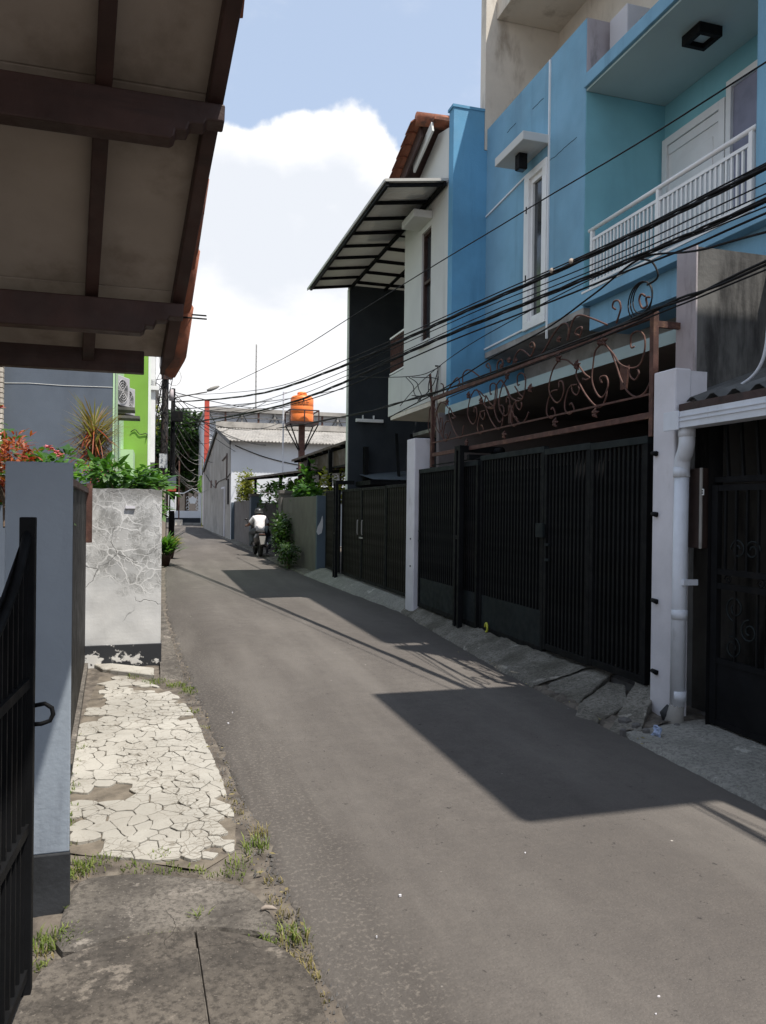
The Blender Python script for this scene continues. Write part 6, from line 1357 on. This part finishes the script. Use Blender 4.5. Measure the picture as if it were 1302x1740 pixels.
# ================================================================== rider and scooter
SX, SY = 3.20, 23.9
def L(x, y, z): return Vector((SX+x, SY+y, z))
scoot = thing('scooter', 'dark scooter ridden away down the lane', 'scooter', (SX, SY, 0))
MAT['scoot'] = Mt('dark_scooter_plastic', (.018, .017, .018), .35, .1, 4, 0, spec=.5); MAT['rubber'] = Mt('tyre_rubber', (.014, .014, .014), .85, .2, 8, .2, 60)
MAT['plate'] = Mt('number_plate_grey', (.30, .29, .28), .5, .05, 4, 0); MAT['chrome'] = Mt('brushed_exhaust', (.35, .35, .36), .3, .1, 4, 0, metal=.8)
def wheel(y):
    w_ = MB(); R = .245; n_ = 24
    w_.tube([L(0, y+R*math.cos(t), .30+R*math.sin(t)) for t in [2*math.pi*i/n_ for i in range(n_+1)]], .055, 8, False); o = w_.build('wheel', MAT['rubber'], scoot, smooth=True)
    MB().tube([L(-.03, y, .30), L(.03, y, .30)], .17, 16).build('rim', MAT['iron_top'], o)
wheel(0); wheel(1.25)
def loft(secs, name, mat, par):
    """secs: (y, halfwidth, zlow, zhigh)"""
    mb = MB(); n_ = 12
    for (y, w_, z0_, z1_) in secs:
        for k in range(n_):
            t = 2*math.pi*k/n_; c, s = math.cos(t), math.sin(t); mb.v.append(tuple(L(w_*math.copysign(abs(c)**.7, c), y, (z0_+z1_)/2+(z1_-z0_)/2*math.copysign(abs(s)**.7, s))))
    for i in range(len(secs)-1):
        for k in range(n_): a = i*n_+k; b = i*n_+(k+1) % n_; mb.f.append((a, b, b+n_, a+n_))
    mb.f.append(tuple(range(n_))); mb.f.append(tuple((len(secs)-1)*n_+k for k in range(n_)))
    return mb.build(name, mat, par, smooth=True)
loft([(-.34, .05, .60, .72), (-.25, .12, .50, .76), (0, .17, .42, .76), (.30, .18, .38, .74), (.55, .15, .32, .62)], 'tail_body', MAT['scoot'], scoot)
loft([(-.22, .09, .74, .80), (0, .15, .74, .83), (.35, .15, .72, .82), (.58, .10, .70, .78)], 'seat', MAT['rubber'], scoot)
loft([(.5, .15, .22, .34), (.85, .16, .22, .32), (1.0, .17, .25, .60), (1.08, .20, .35, .95), (1.02, .15, .85, 1.02)], 'front_shield', MAT['scoot'], scoot)
loft([(-.42, .055, .33, .42), (-.33, .085, .34, .60), (-.22, .09, .45, .66)], 'mudguard', MAT['scoot'], scoot)
MB().prism([(SX-.10, .66), (SX+.10, .66), (SX+.085, .42), (SX-.05, .40)], 'y', SY-.44, SY-.425).build('number_plate', MAT['plate'], scoot)
B(SX-.09, SX+.09, SY-.36, SY-.32, .69, .73).build('tail_light', MAT['rust'], scoot, .01)
MB().tube([L(.17, .35, .30), L(.19, .0, .32), L(.20, -.25, .40)], [.04, .06, .065], 10).build('exhaust', MAT['chrome'], scoot, smooth=True)
MB().tube([L(-.36, .86, .93), L(-.15, .98, .98), L(.15, .98, .98), L(.36, .86, .93)], .018, 8).build('handlebar', MAT['rubber'], scoot, smooth=True)
for s in (-1, 1):
    MB().tube([L(s*.25, .95, .98), L(s*.33, .95, 1.12)], .008, 5).build('mirror_stalk', MAT['iron'], scoot)
    MB().lathe([(.0, -.03), (.05, -.02), (.055, .02), (0, .03)], L(s*.34, .95, 1.15), 10).build('mirror', MAT['scoot'], scoot, smooth=True)
MB().tube([L(0, 1.05, .9), L(0, 1.22, .36)], .035, 8).build('fork', MAT['iron'], scoot)
def skin(name, verts, edges, radii, mat, parent, root=0, sub=2):
    m = bpy.data.meshes.new(name); m.from_pydata([tuple(v_) for v_ in verts], edges, []); o = bpy.data.objects.new(name, m); COL.objects.link(o)
    o.modifiers.new('skin', 'SKIN'); sv = m.skin_vertices[0].data
    for i, r_ in enumerate(radii): sv[i].radius = r_ if isinstance(r_, tuple) else (r_, r_)
    sv[root].use_root = True
    s_ = o.modifiers.new('sub', 'SUBSURF'); s_.levels = sub; s_.render_levels = sub
    dg = bpy.context.evaluated_depsgraph_get(); me = bpy.data.meshes.new_from_object(o.evaluated_get(dg)); bpy.data.objects.remove(o)
    for vx_ in me.vertices: vx_.co -= parent.location
    me.materials.clear(); return link(name, me, mat, parent, smooth=True)
MAT['skin'] = Mt('brown_skin', (.22, .105, .065), .55, .08, 6, 0); MAT['tee'] = Mt('white_cotton', (.66, .64, .66), .9, .12, 9, 1.0, 9); MAT['jeans'] = Mt('grey_denim', (.11, .12, .14), .9, .15, 6, .3, 50)
MAT['helmet'] = Mt('black_helmet', (.02, .02, .022), .4, .1, 4, 0, spec=.5); MAT['shoe'] = Mt('pale_shoe', (.55, .53, .52), .7, .1, 5, 0)
pr_ = thing('person', 'rider in white shirt and black helmet sitting on the dark scooter', 'person', (SX, SY+.25, .78))
V = [L(0, .22, .86), L(0, .28, 1.05), L(0, .36, 1.22), L(0, .40, 1.29), L(0, .44, 1.37), L(0, .46, 1.44)]; E_ = [(0, 1), (1, 2), (2, 3), (3, 4), (4, 5)]; R_ = [.12, .11, .10, .055, .08, .075]
def add_v(p, r_, par): V.append(p); R_.append(r_); E_.append((par, len(V)-1)); return len(V)-1
for s in (-1, 1):
    sh_ = add_v(L(s*.165, .35, 1.20), .055, 2); el = add_v(L(s*.31, .46, .99), .042, sh_); wr = add_v(L(s*.345, .74, .95), .030, el); ha = add_v(L(s*.345, .82, .955), .034, wr)
    for k in range(4):
        f1_ = add_v(L(s*(.315+.02*k), .885, .965-.002*k), .010, ha); f2_ = add_v(L(s*(.315+.02*k), .89-.004*k, .925), .009, f1_)
    th_ = add_v(L(s*.30, .84, .93), .010, ha)
    hp = add_v(L(s*.10, .24, .84), .085, 0)
    if s < 0: kn = add_v(L(-.25, .66, .74), .058, hp); an = add_v(L(-.22, .66, .38), .040, kn); ft = add_v(L(-.23, .78, .33), .034, an)
    else: kn = add_v(L(.27, .60, .66), .058, hp); an = add_v(L(.27, .42, .17), .040, kn); ft = add_v(L(.28, .54, .07), .034, an)
bo_ = skin('body', V, E_, R_, MAT['skin'], pr_); bo_.data.materials.append(MAT['jeans'])
for f_ in bo_.data.polygons:
    if f_.center.z+pr_.location.z < .87: f_.material_index = 1
TV = [L(0, .20, .80), L(0, .23, .93), L(0, .28, 1.06), L(0, .35, 1.20), L(0, .385, 1.265)]; TE = [(0, 1), (1, 2), (2, 3), (3, 4)]; TR = [(.19, .13), (.18, .125), (.185, .125), (.175, .115), (.075, .07)]
for s in (-1, 1):
    TV += [L(s*.165, .35, 1.205), L(s*.245, .405, 1.09), L(s*.275, .43, 1.035)]; b_ = len(TV)-3; TE += [(3, b_), (b_, b_+1), (b_+1, b_+2)]; TR += [.082, .075, .075]
skin('shirt', TV, TE, TR, MAT['tee'], pr_)
JV = [L(0, .20, .84)]; JE = []; JR = [(.15, .12)]
for s in (-1, 1):
    if s < 0: ch = [(L(-.11, .24, .84), .125), (L(-.25, .66, .745), .10), (L(-.222, .66, .40), .085)]
    else: ch = [(L(.11, .24, .84), .125), (L(.27, .60, .665), .10), (L(.27, .43, .19), .085)]
    pi_ = 0
    for p_, r_ in ch: JV.append(p_); JR.append(r_); JE.append((pi_, len(JV)-1)); pi_ = len(JV)-1
skin('trousers', JV, JE, JR, MAT['jeans'], pr_)
for s, (fx_, fy_, fz_) in ((-1, (-.225, .70, .29)), (1, (.275, .46, .0))):
    loft([(fy_-.12, .035, fz_+.01, fz_+.08), (fy_-.05, .045, fz_, fz_+.11), (fy_+.07, .05, fz_, fz_+.08), (fy_+.16, .04, fz_, fz_+.05)], 'shoe', MAT['shoe'], pr_).location = (0, 0, 0)
    o = pr_.children[-1]
    for vx_ in o.data.vertices: vx_.co.x += fx_
hm = MB().lathe([(.0, -.13), (.10, -.12), (.125, -.06), (.135, .0), (.125, .06), (.095, .105), (.05, .128), (0, .135)], L(0, .46, 1.385), 22); hm.build('helmet', MAT['helmet'], pr_, smooth=True)
MB().lathe([(.137, -.02), (.14, -.01), (.14, .01), (.137, .02)], L(0, .46, 1.375), 22).build('helmet_band', MAT['zinc_dark'], pr_, smooth=True)
